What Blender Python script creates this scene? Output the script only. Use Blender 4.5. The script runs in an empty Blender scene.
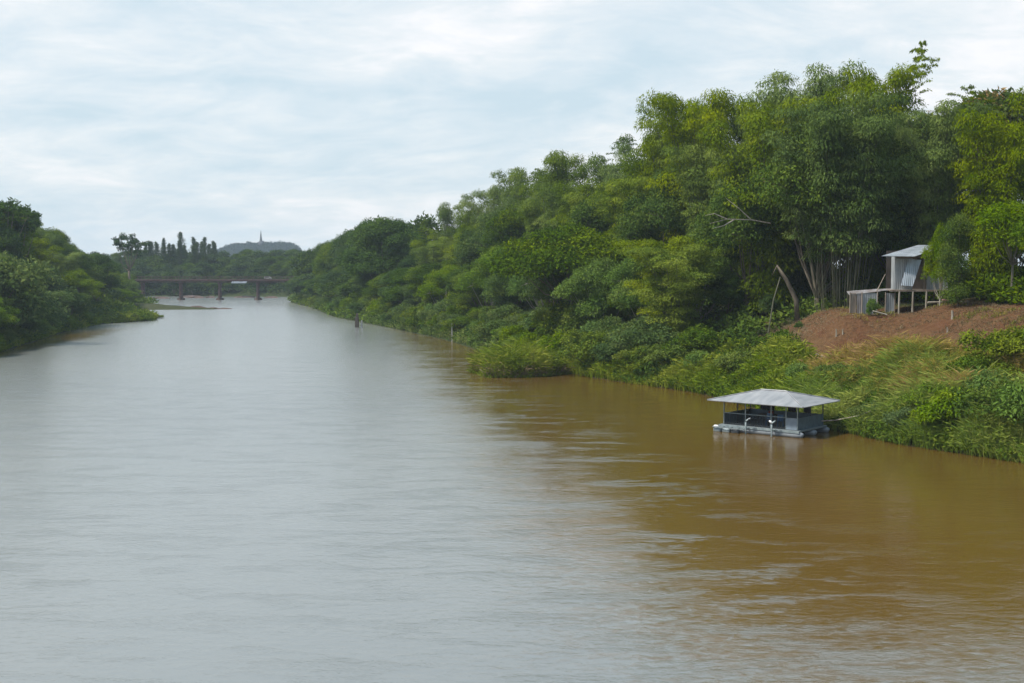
import bpy, math, random
import numpy as np
from mathutils import Vector
random.seed(7)
RG = np.random.default_rng(11)
sc = bpy.context.scene
COL = sc.collection
F = 1236.0; CAMH = 12.1; TH = math.atan(73.5 / F)

# ------------------------------------------------------------------ camera
cam = bpy.data.cameras.new('camera'); camo = bpy.data.objects.new('camera', cam); COL.objects.link(camo)
camo.location = (0, 0, CAMH); camo.rotation_euler = (math.pi/2 - TH, 0, 0)
cam.sensor_width = 36; cam.lens = F/1024*36; cam.clip_start = .5; cam.clip_end = 20000
sc.camera = camo

def proj(X, Y, Z):
    z = Z-CAMH; d = Y*math.cos(TH) - z*math.sin(TH); v = Y*math.sin(TH) + z*math.cos(TH)
    return 512+F*X/d, 341.5-F*v/d
def zat(py, Y):          # height of a sight line at forward distance Y
    a = math.atan((py-341.5)/F) + TH
    return CAMH - Y*math.tan(a)
def xat(px, Y, Z=8.): 
    d = Y*math.cos(TH) - (Z-CAMH)*math.sin(TH)
    return (px-512)/F*d

# ------------------------------------------------------------------ tagging and linking
def tag(o, label=None, cat=None, group=None, kind=None):
    if label: o['label'] = label
    if cat: o['category'] = cat
    if group: o['group'] = group
    if kind: o['kind'] = kind
    return o
def link(name, me, parent=None):
    o = bpy.data.objects.new(name, me); COL.objects.link(o)
    if parent: o.parent = parent
    return o
def empty(name, loc, label=None, cat=None, group=None, rz=0, scale=(1,1,1)):
    o = link(name, None); o.location = loc; o.rotation_euler = (0,0,rz); o.scale = scale
    o.empty_display_size = .2
    return tag(o, label, cat, group)

# ------------------------------------------------------------------ materials
def newmat(name):
    m = bpy.data.materials.new(name); m.use_nodes = True; nt = m.node_tree; nt.nodes.clear()
    out = nt.nodes.new('ShaderNodeOutputMaterial'); return m, nt, out
def nd(nt, t, **kw):
    n = nt.nodes.new(t)
    for k, v in kw.items(): setattr(n, k, v)
    return n
def ramp(nt, stops, fac=None):
    r = nd(nt, 'ShaderNodeValToRGB'); e = r.color_ramp.elements
    while len(e) < len(stops): e.new(.5)
    for i, (p, c) in enumerate(stops): e[i].position = p; e[i].color = (*c, 1)
    if fac is not None: nt.links.new(fac, r.inputs[0])
    return r
def math_n(nt, op, a, b=None, c=None):
    n = nd(nt, 'ShaderNodeMath', operation=op)
    for i, v in enumerate((a, b, c)):
        if v is None: continue
        if isinstance(v, (int, float)): n.inputs[i].default_value = v
        else: nt.links.new(v, n.inputs[i])
    return n.outputs[0]

def leaf_mat(name, stops, trans=.3, objvar=.22):
    m, nt, out = newmat(name); L = nt.links
    at = nd(nt, 'ShaderNodeAttribute', attribute_name='tone')
    oi = nd(nt, 'ShaderNodeObjectInfo')
    f = math_n(nt, 'MULTIPLY_ADD', oi.outputs['Random'], objvar, -objvar/2)
    f = math_n(nt, 'ADD', at.outputs['Fac'], f)
    cr = ramp(nt, stops, f)
    hs = nd(nt, 'ShaderNodeHueSaturation'); L.new(cr.outputs[0], hs.inputs['Color'])
    w = nd(nt, 'ShaderNodeTexWhiteNoise', noise_dimensions='1D'); L.new(oi.outputs['Random'], w.inputs['W'])
    L.new(math_n(nt, 'MULTIPLY_ADD', w.outputs['Value'], .022, .489), hs.inputs['Hue'])
    L.new(math_n(nt, 'MULTIPLY_ADD', w.outputs['Value'], -.35, 1.15), hs.inputs['Saturation'])
    d = nd(nt, 'ShaderNodeBsdfDiffuse'); t = nd(nt, 'ShaderNodeBsdfTranslucent'); mx = nd(nt, 'ShaderNodeMixShader')
    L.new(hs.outputs[0], d.inputs[0]); L.new(hs.outputs[0], t.inputs[0]); mx.inputs[0].default_value = trans
    L.new(d.outputs[0], mx.inputs[1]); L.new(t.outputs[0], mx.inputs[2]); L.new(mx.outputs[0], out.inputs[0])
    return m
def simple_mat(name, c1, c2, scale=3., rough=.8, metal=0., stretch=(1,1,1), bump=0.):
    m, nt, out = newmat(name); L = nt.links
    tc = nd(nt, 'ShaderNodeTexCoord'); mp = nd(nt, 'ShaderNodeMapping'); mp.inputs['Scale'].default_value = stretch
    L.new(tc.outputs['Object'], mp.inputs[0])
    n = nd(nt, 'ShaderNodeTexNoise'); n.inputs['Scale'].default_value = scale; n.inputs['Detail'].default_value = 5
    L.new(mp.outputs[0], n.inputs['Vector'])
    cr = ramp(nt, [(.32, c1), (.68, c2)], n.outputs['Fac'])
    p = nd(nt, 'ShaderNodeBsdfPrincipled'); L.new(cr.outputs[0], p.inputs['Base Color'])
    p.inputs['Roughness'].default_value = rough; p.inputs['Metallic'].default_value = metal
    if bump:
        b = nd(nt, 'ShaderNodeBump'); b.inputs['Strength'].default_value = bump; b.inputs['Distance'].default_value = .05
        L.new(n.outputs['Fac'], b.inputs['Height']); L.new(b.outputs[0], p.inputs['Normal'])
    L.new(p.outputs[0], out.inputs[0]); return m
def zinc_mat(name, c1, c2, axis='X', period=.16, rough=.45, metal=.35):
    """corrugated sheet: ridges as bump, rust and dirt as noise"""
    m = simple_mat(name, c1, c2, 1.6, rough, metal, (1,1,.35)); nt = m.node_tree; L = nt.links
    p = [n for n in nt.nodes if n.type == 'BSDF_PRINCIPLED'][0]
    tc = [n for n in nt.nodes if n.type == 'TEX_COORD'][0]
    w = nd(nt, 'ShaderNodeTexWave', bands_direction=axis); w.inputs['Scale'].default_value = 1/period*.32
    w.inputs['Distortion'].default_value = .15
    L.new(tc.outputs['Object'], w.inputs['Vector'])
    b = nd(nt, 'ShaderNodeBump'); b.inputs['Strength'].default_value = .7; b.inputs['Distance'].default_value = .03
    L.new(w.outputs['Fac'], b.inputs['Height']); L.new(b.outputs[0], p.inputs['Normal'])
    return m

M = {}
M['bamboo'] = leaf_mat('bamboo_leaves', [(.1,(.058,.100,.012)),(.5,(.125,.185,.018)),(.9,(.225,.275,.030))], .30)
M['broad']  = leaf_mat('broad_leaves',  [(.1,(.030,.065,.013)),(.5,(.082,.138,.018)),(.9,(.155,.21,.025))], .3)
M['dark']   = leaf_mat('dark_leaves',   [(.1,(.022,.050,.018)),(.5,(.056,.105,.022)),(.9,(.09,.15,.028))], .3)
M['lime']   = leaf_mat('lime_leaves',   [(.1,(.07,.14,.014)),(.5,(.120,.200,.020)),(.9,(.175,.235,.03))], .28)
M['bush']   = leaf_mat('bush_leaves',   [(.1,(.046,.092,.016)),(.5,(.085,.140,.024)),(.9,(.165,.205,.038))], .28)
M['grass']  = leaf_mat('grass_blades',  [(.1,(.08,.13,.018)),(.5,(.15,.225,.022)),(.9,(.28,.31,.055))], .35)
M['dry']    = leaf_mat('dry_reed_blades',[(.08,(.10,.14,.025)),(.35,(.24,.22,.04)),(.6,(.36,.29,.06)),(.9,(.36,.22,.11))], .3)
M['flower'] = leaf_mat('blossoming_leaves',[(.1,(.04,.07,.02)),(.55,(.09,.12,.03)),(.72,(.24,.17,.06)),(.9,(.36,.24,.10))], .3)
M['reed']   = leaf_mat('reed_blades',   [(.1,(.09,.13,.025)),(.5,(.17,.24,.04)),(.9,(.34,.33,.09))], .35)
M['straw']  = leaf_mat('dead_reed_stalks', [(.1,(.13,.085,.04)),(.5,(.24,.165,.085)),(.9,(.36,.27,.15))], .2)
M['far']    = leaf_mat('forest_leaves', [(.1,(.028,.055,.02)),(.5,(.05,.088,.024)),(.9,(.09,.135,.03))], .3)
M['hillleaf'] = leaf_mat('hill_forest_leaves', [(.1,(.008,.022,.014)),(.5,(.016,.036,.020)),(.9,(.03,.055,.024))], .2)
M['bark']   = simple_mat('bark', (.07,.055,.04), (.17,.14,.10), 2.5, .9, 0, (1,1,.3), .6)
M['pale_bark'] = simple_mat('pale_bark', (.20,.17,.13), (.36,.33,.27), 2.5, .85, 0, (1,1,.3), .4)
M['culm']   = simple_mat('bamboo_culm', (.05,.055,.028), (.12,.115,.065), 1.2, .6, 0, (1,1,1), .1)
M['wood']   = simple_mat('weathered_wood', (.17,.13,.10), (.34,.28,.22), 4, .85, 0, (1,1,.2), .4)
M['dkwood'] = simple_mat('dark_wet_wood', (.035,.028,.022), (.09,.07,.055), 4, .7, 0, (1,1,.3), .4)
M['concrete'] = simple_mat('pale_concrete', (.30,.29,.27), (.46,.45,.42), 3, .9, 0, (1,1,1), .2)
M['rust']   = simple_mat('rust_red_steel', (.065,.034,.03), (.105,.055,.048), 1.2, .8, 0, (1,1,.4), .1)
M['zinc']   = zinc_mat('corrugated_zinc', (.27,.31,.35), (.46,.50,.55), 'X', .2)
M['zinc_wall'] = zinc_mat('corrugated_wall_zinc', (.20,.22,.23), (.40,.42,.43), 'X', .18, .6, .2)
M['zinc_old'] = zinc_mat('rusty_corrugated_zinc', (.15,.12,.11), (.33,.33,.34), 'X', .18, .65, .2)
M['raft_roof'] = simple_mat('raft_roof_sheet', (.20,.21,.22), (.31,.31,.315), .9, .55, .1, (2.5,.6,1), .1)
M['blue_panel'] = simple_mat('blue_grey_panel_paint', (.075,.105,.13), (.115,.155,.19), 2, .55)
M['light_panel'] = simple_mat('pale_blue_panel_paint', (.17,.215,.26), (.24,.29,.34), 2, .5)
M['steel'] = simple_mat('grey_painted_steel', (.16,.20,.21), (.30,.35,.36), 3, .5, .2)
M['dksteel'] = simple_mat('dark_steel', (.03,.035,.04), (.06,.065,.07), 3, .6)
M['pontoon'] = simple_mat('pontoon_plastic', (.13,.15,.17), (.26,.28,.30), 2, .5)
M['deck'] = simple_mat('deck_boards', (.10,.12,.13), (.18,.21,.22), 3, .7, 0, (.3,3,1))
M['white'] = simple_mat('white_plastic', (.62,.63,.64), (.8,.8,.8), 4, .5)
M['blue_plastic'] = simple_mat('blue_plastic', (.035,.09,.19), (.06,.13,.25), 4, .45)
M['dark_cloth'] = simple_mat('dark_hanging_cloth', (.035,.028,.035), (.09,.075,.085), 2, .95, 0, (4,4,.4), .5)
M['pink'] = simple_mat('faded_pink_cloth', (.42,.16,.17), (.60,.30,.30), 5, .9)
M['red_cloth'] = simple_mat('dull_red_cloth', (.16,.03,.025), (.28,.07,.05), 5, .9)
M['rock'] = simple_mat('river_rock', (.045,.03,.025), (.11,.07,.055), .6, .85, 0, (1,1,2), .8)
M['stupa'] = simple_mat('weathered_stupa', (.05,.05,.055), (.09,.09,.10), .3, .8)
M['hill'] = simple_mat('hill_soil', (.03,.05,.02), (.05,.07,.03), .05, 1)

# ------------------------------------------------------------------ mesh builder
class MB:
    def __init__(s): s.v = []; s.f = []
    def add(s, vs, fs):
        b = len(s.v); s.v += [tuple(v) for v in vs]; s.f += [tuple(b+i for i in f) for f in fs]; return s
    def box(s, c, size, rz=0., rx=0., ry=0., bev=0.):
        from mathutils import Euler
        R = Euler((rx, ry, rz)).to_matrix(); h = [q/2 for q in size]; c = Vector(c)
        k = bev
        if k <= 0:
            vs = [c+R@Vector((x*h[0], y*h[1], z*h[2])) for x in (-1,1) for y in (-1,1) for z in (-1,1)]
            s.add(vs, [(0,1,3,2),(4,6,7,5),(0,4,5,1),(2,3,7,6),(0,2,6,4),(1,5,7,3)])
        else:
            ring = [(-h[0]+k,-h[1]),(h[0]-k,-h[1]),(h[0],-h[1]+k),(h[0],h[1]-k),(h[0]-k,h[1]),(-h[0]+k,h[1]),(-h[0],h[1]-k),(-h[0],-h[1]+k)]
            vs = []
            for z, q in ((-h[2],1-k/max(h[0],h[1])),(-h[2]+k,1),(h[2]-k,1),(h[2],1-k/max(h[0],h[1]))):
                vs += [c+R@Vector((x*q, y*q, z)) for x, y in ring]
            fs = [tuple(range(7,-1,-1)), tuple(range(24,32))]
            for a in range(3):
                for i in range(8): j = (i+1) % 8; fs.append((a*8+i, a*8+j, a*8+8+j, a*8+8+i))
            s.add(vs, fs)
        return s
    def path(s, pts, rad, n=6, cap=True):
        pts = [Vector(p) for p in pts]; vs = []; fs = []
        if isinstance(rad, (int, float)): rad = [rad]*len(pts)
        for i, p in enumerate(pts):
            t = (pts[min(i+1, len(pts)-1)]-pts[max(i-1, 0)]).normalized()
            a = t.cross(Vector((0,0,1))) if abs(t.z) < .95 else t.cross(Vector((1,0,0)))
            a.normalize(); b = t.cross(a)
            for k in range(n):
                w = 2*math.pi*k/n; vs.append(p+(a*math.cos(w)+b*math.sin(w))*rad[i])
        for i in range(len(pts)-1):
            for k in range(n): j = (k+1) % n; fs.append((i*n+k, i*n+j, (i+1)*n+j, (i+1)*n+k))
        if cap: fs.append(tuple(range(n-1,-1,-1))); fs.append(tuple((len(pts)-1)*n+k for k in range(n)))
        s.add(vs, fs); return s
    def lathe(s, prof, c=(0,0,0), n=12):
        vs = []; fs = []; c = Vector(c)
        for r, z in prof:
            for k in range(n): w = 2*math.pi*k/n; vs.append(c+Vector((r*math.cos(w), r*math.sin(w), z)))
        for i in range(len(prof)-1):
            for k in range(n): j = (k+1) % n; fs.append((i*n+k, i*n+j, (i+1)*n+j, (i+1)*n+k))
        fs.append(tuple(range(n-1,-1,-1))); fs.append(tuple((len(prof)-1)*n+k for k in range(n)))
        s.add(vs, fs); return s
    def slab(s, corners, th):
        """flat polygon (3D corners) given thickness along its normal"""
        c = [Vector(p) for p in corners]; nrm = (c[1]-c[0]).cross(c[2]-c[0]).normalized()
        if nrm.z < 0: nrm = -nrm
        n = len(c); vs = c+[p-nrm*th for p in c]
        fs = [tuple(range(n)), tuple(range(2*n-1, n-1, -1))]+[(i, n+i, n+(i+1) % n, (i+1) % n) for i in range(n)]
        s.add(vs, fs); return s
    def mesh(s, name, mat, smooth=False):
        me = bpy.data.meshes.new(name); me.from_pydata(s.v, [], s.f); me.materials.append(mat)
        me.validate(); me.update()
        if smooth: me.shade_smooth()
        return me
    def build(s, name, mat, parent=None, smooth=False):
        return link(name, s.mesh(name, mat, smooth), parent)

# ------------------------------------------------------------------ foliage from leaf faces
def unit(a): return a/np.maximum(np.linalg.norm(a, axis=1, keepdims=True), 1e-9)
class Leaves:
    def __init__(s): s.C = []; s.D = []; s.N = []; s.L = []; s.W = []; s.T = []
    def add(s, C, D, N, L, W, T):
        n = len(C)
        s.C.append(C); s.D.append(unit(D)); s.N.append(N); s.L.append(np.broadcast_to(L, n)); s.W.append(np.broadcast_to(W, n)); s.T.append(np.broadcast_to(T, n))
    def mesh(s, name, mat):
        C = np.concatenate(s.C); D = np.concatenate(s.D); N = np.concatenate(s.N)
        L = np.concatenate(s.L)[:, None]; W = np.concatenate(s.W)[:, None]; T = np.concatenate(s.T)
        S = unit(np.cross(D, N)); U = np.cross(S, D); n = len(C)
        V = np.empty((n, 4, 3)); m = C+D*L*.45
        V[:, 0] = C; V[:, 1] = m+S*W/2+U*W*.12; V[:, 2] = C+D*L-U*L*.10; V[:, 3] = m-S*W/2+U*W*.12
        me = bpy.data.meshes.new(name); me.vertices.add(4*n); me.vertices.foreach_set('co', V.reshape(-1).astype(np.float32))
        me.loops.add(4*n); me.loops.foreach_set('vertex_index', np.arange(4*n, dtype=np.int32))
        me.polygons.add(n); me.polygons.foreach_set('loop_start', np.arange(0, 4*n, 4, dtype=np.int32))
        me.polygons.foreach_set('loop_total', np.full(n, 4, dtype=np.int32))
        me.update(calc_edges=True)
        a = me.attributes.new('tone', 'FLOAT', 'FACE'); a.data.foreach_set('value', np.clip(T, 0, 1).astype(np.float32))
        me.materials.append(mat); return me

def rdir(n, zmin=-1.):
    z = RG.uniform(zmin, 1, n); a = RG.uniform(0, 2*np.pi, n); r = np.sqrt(1-z*z)
    return np.stack([r*np.cos(a), r*np.sin(a), z], 1)
def clump(lv, c, r, n, leaf, tone, droop=.5, flat=.75, zmin=-.35, wr=.45):
    d = rdir(n, zmin); k = RG.uniform(.55, 1.08, (n, 1))
    P = np.array(c)+d*r*k*np.array([1, 1, flat])
    D = d*.6+RG.normal(0, .55, (n, 3)); D[:, 2] -= droop
    N = d+RG.normal(0, .45, (n, 3)); N[:, 2] += .35
    L = leaf*RG.uniform(.65, 1.35, n)
    lv.add(P, D, N, L, L*wr, tone+RG.normal(0, .09, n))

def broadleaf(name, H, R, seed, mat, bark, leaf=.27, lobes=13, per=17, nl=135, z0=.28, trunk_r=.22, clr=(.85, 1.35), lean=0., flat=.8, top=1.0, column=False):
    """trunk and limbs reaching into lobes of leaf clumps"""
    global RG; RG = np.random.default_rng(seed); rs = random.Random(seed)
    lv = Leaves(); tb = MB()
    fork = Vector((lean*.3, 0, H*z0*.9))
    tb.path([(0,0,-1.2), (lean*.1, .05, H*z0*.45), fork], [trunk_r*1.25, trunk_r, trunk_r*.8], 8)
    zc = H*(z0+1)/2*.98; hz = H*(1-z0)/2
    for i in range(lobes):
        # lobes spread through the crown envelope, more of them high
        if i == 0: d = np.array([.1, 0, .62])
        else:
            d = rdir(1, -.75)[0]; d *= rs.uniform(.45, .78)
        if column: a_ = rs.uniform(0, 6.28); q_ = rs.uniform(.2, .62)*(1 if i else 0); d = np.array([math.cos(a_)*q_, math.sin(a_)*q_, -.92+1.75*i/lobes])
        cen = np.array([d[0]*R+lean, d[1]*R, zc+d[2]*hz*top]); lr = R*rs.uniform(.27, .42)
        lt = rs.uniform(.3, .7)
        mid = fork.lerp(Vector(cen), .5)+Vector((0, 0, -.1*H*rs.random()))
        tb.path([fork, mid, Vector(cen)], [trunk_r*.5, trunk_r*.3, trunk_r*.08], 5, False)
        for k in range(per):
            e = rdir(1, -.45)[0]; cc = cen+e*lr*rs.uniform(.7, 1.05)*np.array([1, 1, flat])
            if k % 4 == 0: tb.path([Vector(cen), Vector(cc)], [trunk_r*.12, .02], 4, False)
            clump(lv, cc, rs.uniform(*clr)*R/5.5, nl, leaf, lt+rs.uniform(-.24, .24), .45)
    return dict(H=H, parts=[('trunk', tb.mesh(name+'_trunk', bark, True)), ('crown', lv.mesh(name+'_crown', mat))])

def bamboo(name, H, R, seed, culms=44, tufts=8, nl=105, s0=.10, plume=0, base=1.3, leaf=.36, mat='bamboo', pw=2.1, cr=1., ph=1.02):
    """arching culms with drooping leaf sprays"""
    global RG; RG = np.random.default_rng(seed); rs = random.Random(seed)
    lv = Leaves(); tb = MB(); nh = 12
    heads = [(2*math.pi*k/nh*1.618*2+rs.uniform(-.3, .3), R*rs.uniform(.3, .95), H*rs.uniform(.55, 1.0), rs.uniform(.25, .75)) for k in range(nh)]
    heads[0] = (heads[0][0], R*.35, H, .5)
    for i in range(culms):
        az = rs.uniform(0, 2*math.pi); b0 = rs.uniform(.1, base); h = H*rs.uniform(.62, 1.0); sp = R*rs.uniform(.15, .95)
        hd = heads[i % nh]
        if pw > 2: az = hd[0]+rs.uniform(-.22, .22); sp = hd[1]+rs.uniform(-.5, .5); h = hd[2]*rs.uniform(.93, 1.0)
        dr = rs.uniform(.10, .30)*(1+sp/R*.8)
        up = plume and i < plume
        if up: h = H*(ph-.035*i); sp = R*(.55+.15*i); dr = .12; az = 2.6+.12*i
        ca, sa = math.cos(az), math.sin(az)
        def pt(s): 
            r = b0+sp*s**pw; return Vector((ca*r, sa*r, h*(s*(1+dr)-dr*s**5)-.8*(1-s)))
        pts = [pt(s) for s in np.linspace(0, 1, 9)]
        tb.path(pts, [q*cr for q in (.06, .058, .055, .05, .042, .033, .024, .015, .006)], 4, False)
        ct = hd[3]+rs.uniform(-.12, .12)
        if not up:                       # puffs of drooping sprays along the culm
            for k in range(tufts):
                s = s0+(1-s0)*(k+rs.random()*.9)/tufts
                if s < .5 and rs.random() > .35+s: continue
                a2 = rs.uniform(0, 2*math.pi); o_ = rs.uniform(.1, .8)*(1.2-.6*s)
                p = np.array(pt(s))+np.array([math.cos(a2)*o_, math.sin(a2)*o_, -.1])
                rr_ = rs.uniform(1.0, 2.0)*(1.15-.4*s); n = int(nl*rr_**1.6)
                d = rdir(n, -.35); P = p+d*rr_*np.array([1, 1, .62])*RG.uniform(.6, 1.05, (n, 1))
                D = d*.55+RG.normal(0, .3, (n, 3)); D[:, 2] -= .7
                N = d+RG.normal(0, .3, (n, 3)); N[:, 2] += .45
                L = leaf*RG.uniform(.6, 1.3, n)
                lv.add(P, D, N, L, L*.3, ct+rs.uniform(-.2, .2)+RG.normal(0, .09, n))
            continue
        for k in range(30):               # herringbone side sprays on the bare plume
            s = .35+.65*k/30
            p = np.array(pt(s)); w = 2.9 if s < .84 else 2.9-2.2*(s-.84)/.16
            n = 64; sg = 1 if k % 2 else -1
            off = np.array([-sa*sg, ca*sg, 0])*w+np.array([ca, sa, 0])*rs.uniform(-.5, .5)
            t_ = RG.uniform(0, 1, (n, 1)); P = p+off*t_+np.array([0, 0, .55])*t_*(1.3-t_)+RG.normal(0, .07, (n, 3))
            D = off*.35+RG.normal(0, .2, (n, 3)); D[:, 2] -= .6
            N = RG.normal(0, 1, (n, 3)); L = leaf*RG.uniform(.6, 1.1, n)
            lv.add(P, D, N, L, L*.3, .45+RG.normal(0, .09, n))
    return dict(H=H, parts=[('culms', tb.mesh(name+'_culms', M['culm'], True)), ('foliage', lv.mesh(name+'_foliage', M[mat]))])

def bush(name, H, R, seed, mat, leaf=.24, lobes=10, per=9, nl=85, droop=.35, wr=.45):
    global RG; RG = np.random.default_rng(seed); rs = random.Random(seed)
    lv = Leaves(); tb = MB()
    for i in range(lobes):
        a = rs.uniform(0, 2*math.pi); q = math.sqrt(rs.random())*.75
        c = np.array([math.cos(a)*R*q, math.sin(a)*R*q, H*(.22+.55*rs.random()*(1-q*.5))]); lr = R*rs.uniform(.25, .42)
        if i == 0: c = np.array([0, 0, H*.72])
        tb.path([(c[0]*.3, c[1]*.3, -.5), (c[0]*.7, c[1]*.7, c[2]*.5), tuple(c)], [.05, .04, .01], 4, False)
        lt = rs.uniform(.25, .75)
        for k in range(per):
            e = rdir(1, -.3)[0]; clump(lv, c+e*lr*np.array([1,1,.8]), rs.uniform(.45, .8), nl, leaf, lt+rs.uniform(-.15, .15), droop, wr=wr)
    return dict(H=H, parts=[('stems', tb.mesh(name+'_stems', M['bark'], True)), ('foliage', lv.mesh(name+'_foliage', mat))])

def conifer(name, H, R, seed):
    """feathery casuarina-like outline"""
    global RG; RG = np.random.default_rng(seed); rs = random.Random(seed)
    lv = Leaves(); tb = MB(); tb.path([(0,0,-1), (0,0,H*.5), (0,0,H*.98)], [.25, .16, .03], 6)
    for i in range(54):
        s = .22+.76*i/54; a = i*2.4+rs.random(); r = R*(1-s)**.7*rs.uniform(.15, 1.15)+.1
        tip = np.array([math.cos(a)*r, math.sin(a)*r, H*s+r*.55]); st = np.array([0, 0, H*s])
        tb.path([tuple(st), tuple(tip)], [.05, .01], 4, False)
        for q in (.4, .7, 1.):
            clump(lv, st+(tip-st)*q, .7*(1.15-s), 18, .8, rs.uniform(.2, .6), -.3, 1.2, -1, .16)
    return dict(H=H, parts=[('trunk', tb.mesh(name+'_trunk', M['bark'], True)), ('crown', lv.mesh(name+'_crown', M['far']))])

def blades(lv, P, H, n, lean=.3, w=.05, tone=.5, tv=.15):
    """n blades per point of P, upright with nodding tips (two faces per blade)"""
    k = len(P)*n; B = np.repeat(P, n, 0)+np.concatenate([RG.normal(0, .18, (k, 2)), np.zeros((k, 1))], 1)
    a = RG.uniform(0, 2*np.pi, k); q = RG.uniform(.05, 1, k)*lean
    D = np.stack([np.cos(a)*q, np.sin(a)*q, np.ones(k)], 1); N = np.stack([np.sin(a), np.cos(a), RG.normal(0, .3, k)], 1)
    L = np.repeat(np.broadcast_to(H, len(P)), n)*RG.uniform(.55, 1.1, k)
    T = np.repeat(np.broadcast_to(tone, len(P)), n)+RG.normal(0, tv, k)
    lv.add(B, D, N, L, w, T)
    D2 = np.stack([np.cos(a)*.9, np.sin(a)*.9, RG.uniform(-.2, .7, k)], 1)
    lv.add(B+unit(D)*L[:, None]*RG.uniform(.45, .9, (k, 1)), D2, N, L*.42, w*1.1, T+.05)

# ------------------------------------------------------------------ terrain
RIGHT = [(62,-200),(50,0),(42,40),(31.8,76.7),(27,84),(24.5,92),(18,120),(9,136),(5.6,146),(-1,166),(-4.7,182),(-11,208),(-21.8,241),(-34,277),(-45,310),(-62,380),(-79,440),(-78,480),(-90,520),(-150,530),(-420,545)]
LEFT = [(-420,492),(-160,474),(-125,427),(-112,392),(-104,389),(-92,370),(-84,363),(-93,360),(-107,358),(-103,328),(-94,318),(-84,290),(-83,284),(-89,267),(-85,234),(-73.7,178),(-66,100),(-62,0),(-60,-200)]
POLY = np.array(RIGHT+LEFT, float)
def river_sd(X, Y):
    """signed distance to the river outline, positive on land"""
    P = np.stack([X, Y], -1).reshape(-1, 2); best = np.full(len(P), 1e9); ins = np.zeros(len(P), bool); n = len(POLY)
    for i in range(n):
        a = POLY[i]; b = POLY[(i+1) % n]; ab = b-a
        t = np.clip(((P-a)@ab)/(ab@ab), 0, 1); q = a+t[:, None]*ab
        best = np.minimum(best, np.hypot(*(P-q).T))
        c = (a[1] > P[:, 1]) != (b[1] > P[:, 1])
        with np.errstate(divide='ignore', invalid='ignore'):
            xi = a[0]+(P[:, 1]-a[1])/(b[1]-a[1] if b[1] != a[1] else 1e-9)*ab[0]
        ins ^= c & (P[:, 0] < xi)
    return np.where(ins, -best, best).reshape(np.shape(X))
def bank_x(Y): 
    r = [p for p in RIGHT if p[1] <= 480]; return np.interp(Y, [p[1] for p in r], [p[0] for p in r])
LFT = sorted([(y, x) for x, y in LEFT if y <= 300])
def lbank_x(Y): return np.interp(Y, [p[0] for p in LFT], [p[1] for p in LFT])
_ks = [(random.uniform(.02,.35), random.uniform(0,6.28), random.uniform(0,6.28)) for _ in range(14)]
def bumps(X, Y):
    s = 0
    for k, a, p in _ks: s = s+np.sin((X*math.cos(a)+Y*math.sin(a))*k*2+p+1.3*np.sin(Y*k+p))/(1+8*k)
    return s*.22
def ground_z(X, Y):
    X = np.asarray(X, float); Y = np.asarray(Y, float)
    d = river_sd(X, Y); ad = np.abs(d)
    near = np.interp(d, [-30,-2,0,1.2,20,45,100,500], [-4,-.7,-.02,.9,8.2,12,14,18])
    far = np.interp(d, [-30,-2,0,1.2,14,45,100,500], [-4,-.7,-.02,.8,4.2,7,8,10])
    left = np.interp(d, [-30,-2,0,1.5,14,40,100,500], [-4,-.7,-.02,.6,3.4,6,7,9])
    w = np.clip((Y-150)/90, 0, 1); z = near*(1-w)+far*w
    mid = -.414*.2*np.clip(Y,0,1e9)-5
    z = np.where(X < np.minimum(mid, -40+0*Y), left, z)
    bar = (X < -78) & (X > -135) & (Y > 335) & (Y < 410)
    z = np.where(bar & (d > 0), np.minimum(z, .25+.03*d), z)
    # small terrace cut for the shack
    q = np.hypot(np.maximum(np.maximum(31.5-X, X-50), 0), np.maximum(np.maximum(115.5-Y, Y-127), 0))
    z = np.maximum(z, np.where(X > 15, 7.75-.62*q, -99.))
    return z+bumps(X, Y)*np.clip(d/6, 0, 1)
def gz(x, y): return float(ground_z(np.array([x]), np.array([y]))[0])

xs = np.concatenate([-np.geomspace(3000, 165, 26), np.arange(-160, -30, 3.), np.arange(-30, 78, 1.2), np.arange(79, 130, 4.), np.geomspace(140, 3000, 26)])
ys = np.concatenate([[-260,-150,-60,0,30,50], np.arange(62, 150, 1.2), np.arange(151, 560, 3.2), np.geomspace(570, 3000, 30)])
GX, GY = np.meshgrid(xs, ys); GZ = ground_z(GX, GY); GD = river_sd(GX, GY)
nx, ny = len(xs), len(ys)
V = np.stack([GX, GY, GZ], -1).reshape(-1, 3)
idx = np.arange(nx*ny).reshape(ny, nx)
Q = np.stack([idx[:-1,:-1], idx[:-1,1:], idx[1:,1:], idx[1:,:-1]], -1).reshape(-1, 4)
me = bpy.data.meshes.new('ground'); me.from_pydata(V.tolist(), [], Q.tolist()); me.update()
def dirt_mask(X, Y, D):
    lo = np.interp(Y, [86,92,97,102,108,115,121,126,131], [21,17,13,9.5,7.4,7.2,8.0,9.5,14])
    hi = np.interp(Y, [86,110,118,125,131], [26,26,24,17.5,15])
    wob = np.sin(Y*.9+X*.5)*.5+np.sin(Y*.37-X*.8)*.6
    return np.clip((D-lo+wob)/1.4, 0, 1)*np.clip((hi-D+wob)/2, 0, 1)*(X > 0)
soil = dirt_mask(GX, GY, GD)
bankm = np.clip((1.3-GD)/.8, 0, 1)*np.where(GY > 140, .0, .7)
soil_bar = ((GX < -78) & (GX > -150) & (GY > 335) & (GY < 410)).astype(float)
at = me.attributes.new('soil', 'FLOAT', 'POINT'); at.data.foreach_set('value', np.maximum.reduce([soil, bankm*.45, soil_bar*.1]).reshape(-1).astype(np.float32))
me.shade_smooth()
m, nt, out = newmat('river_bank_ground'); L = nt.links
a = nd(nt, 'ShaderNodeAttribute', attribute_name='soil'); tc = nd(nt, 'ShaderNodeTexCoord')
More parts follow.
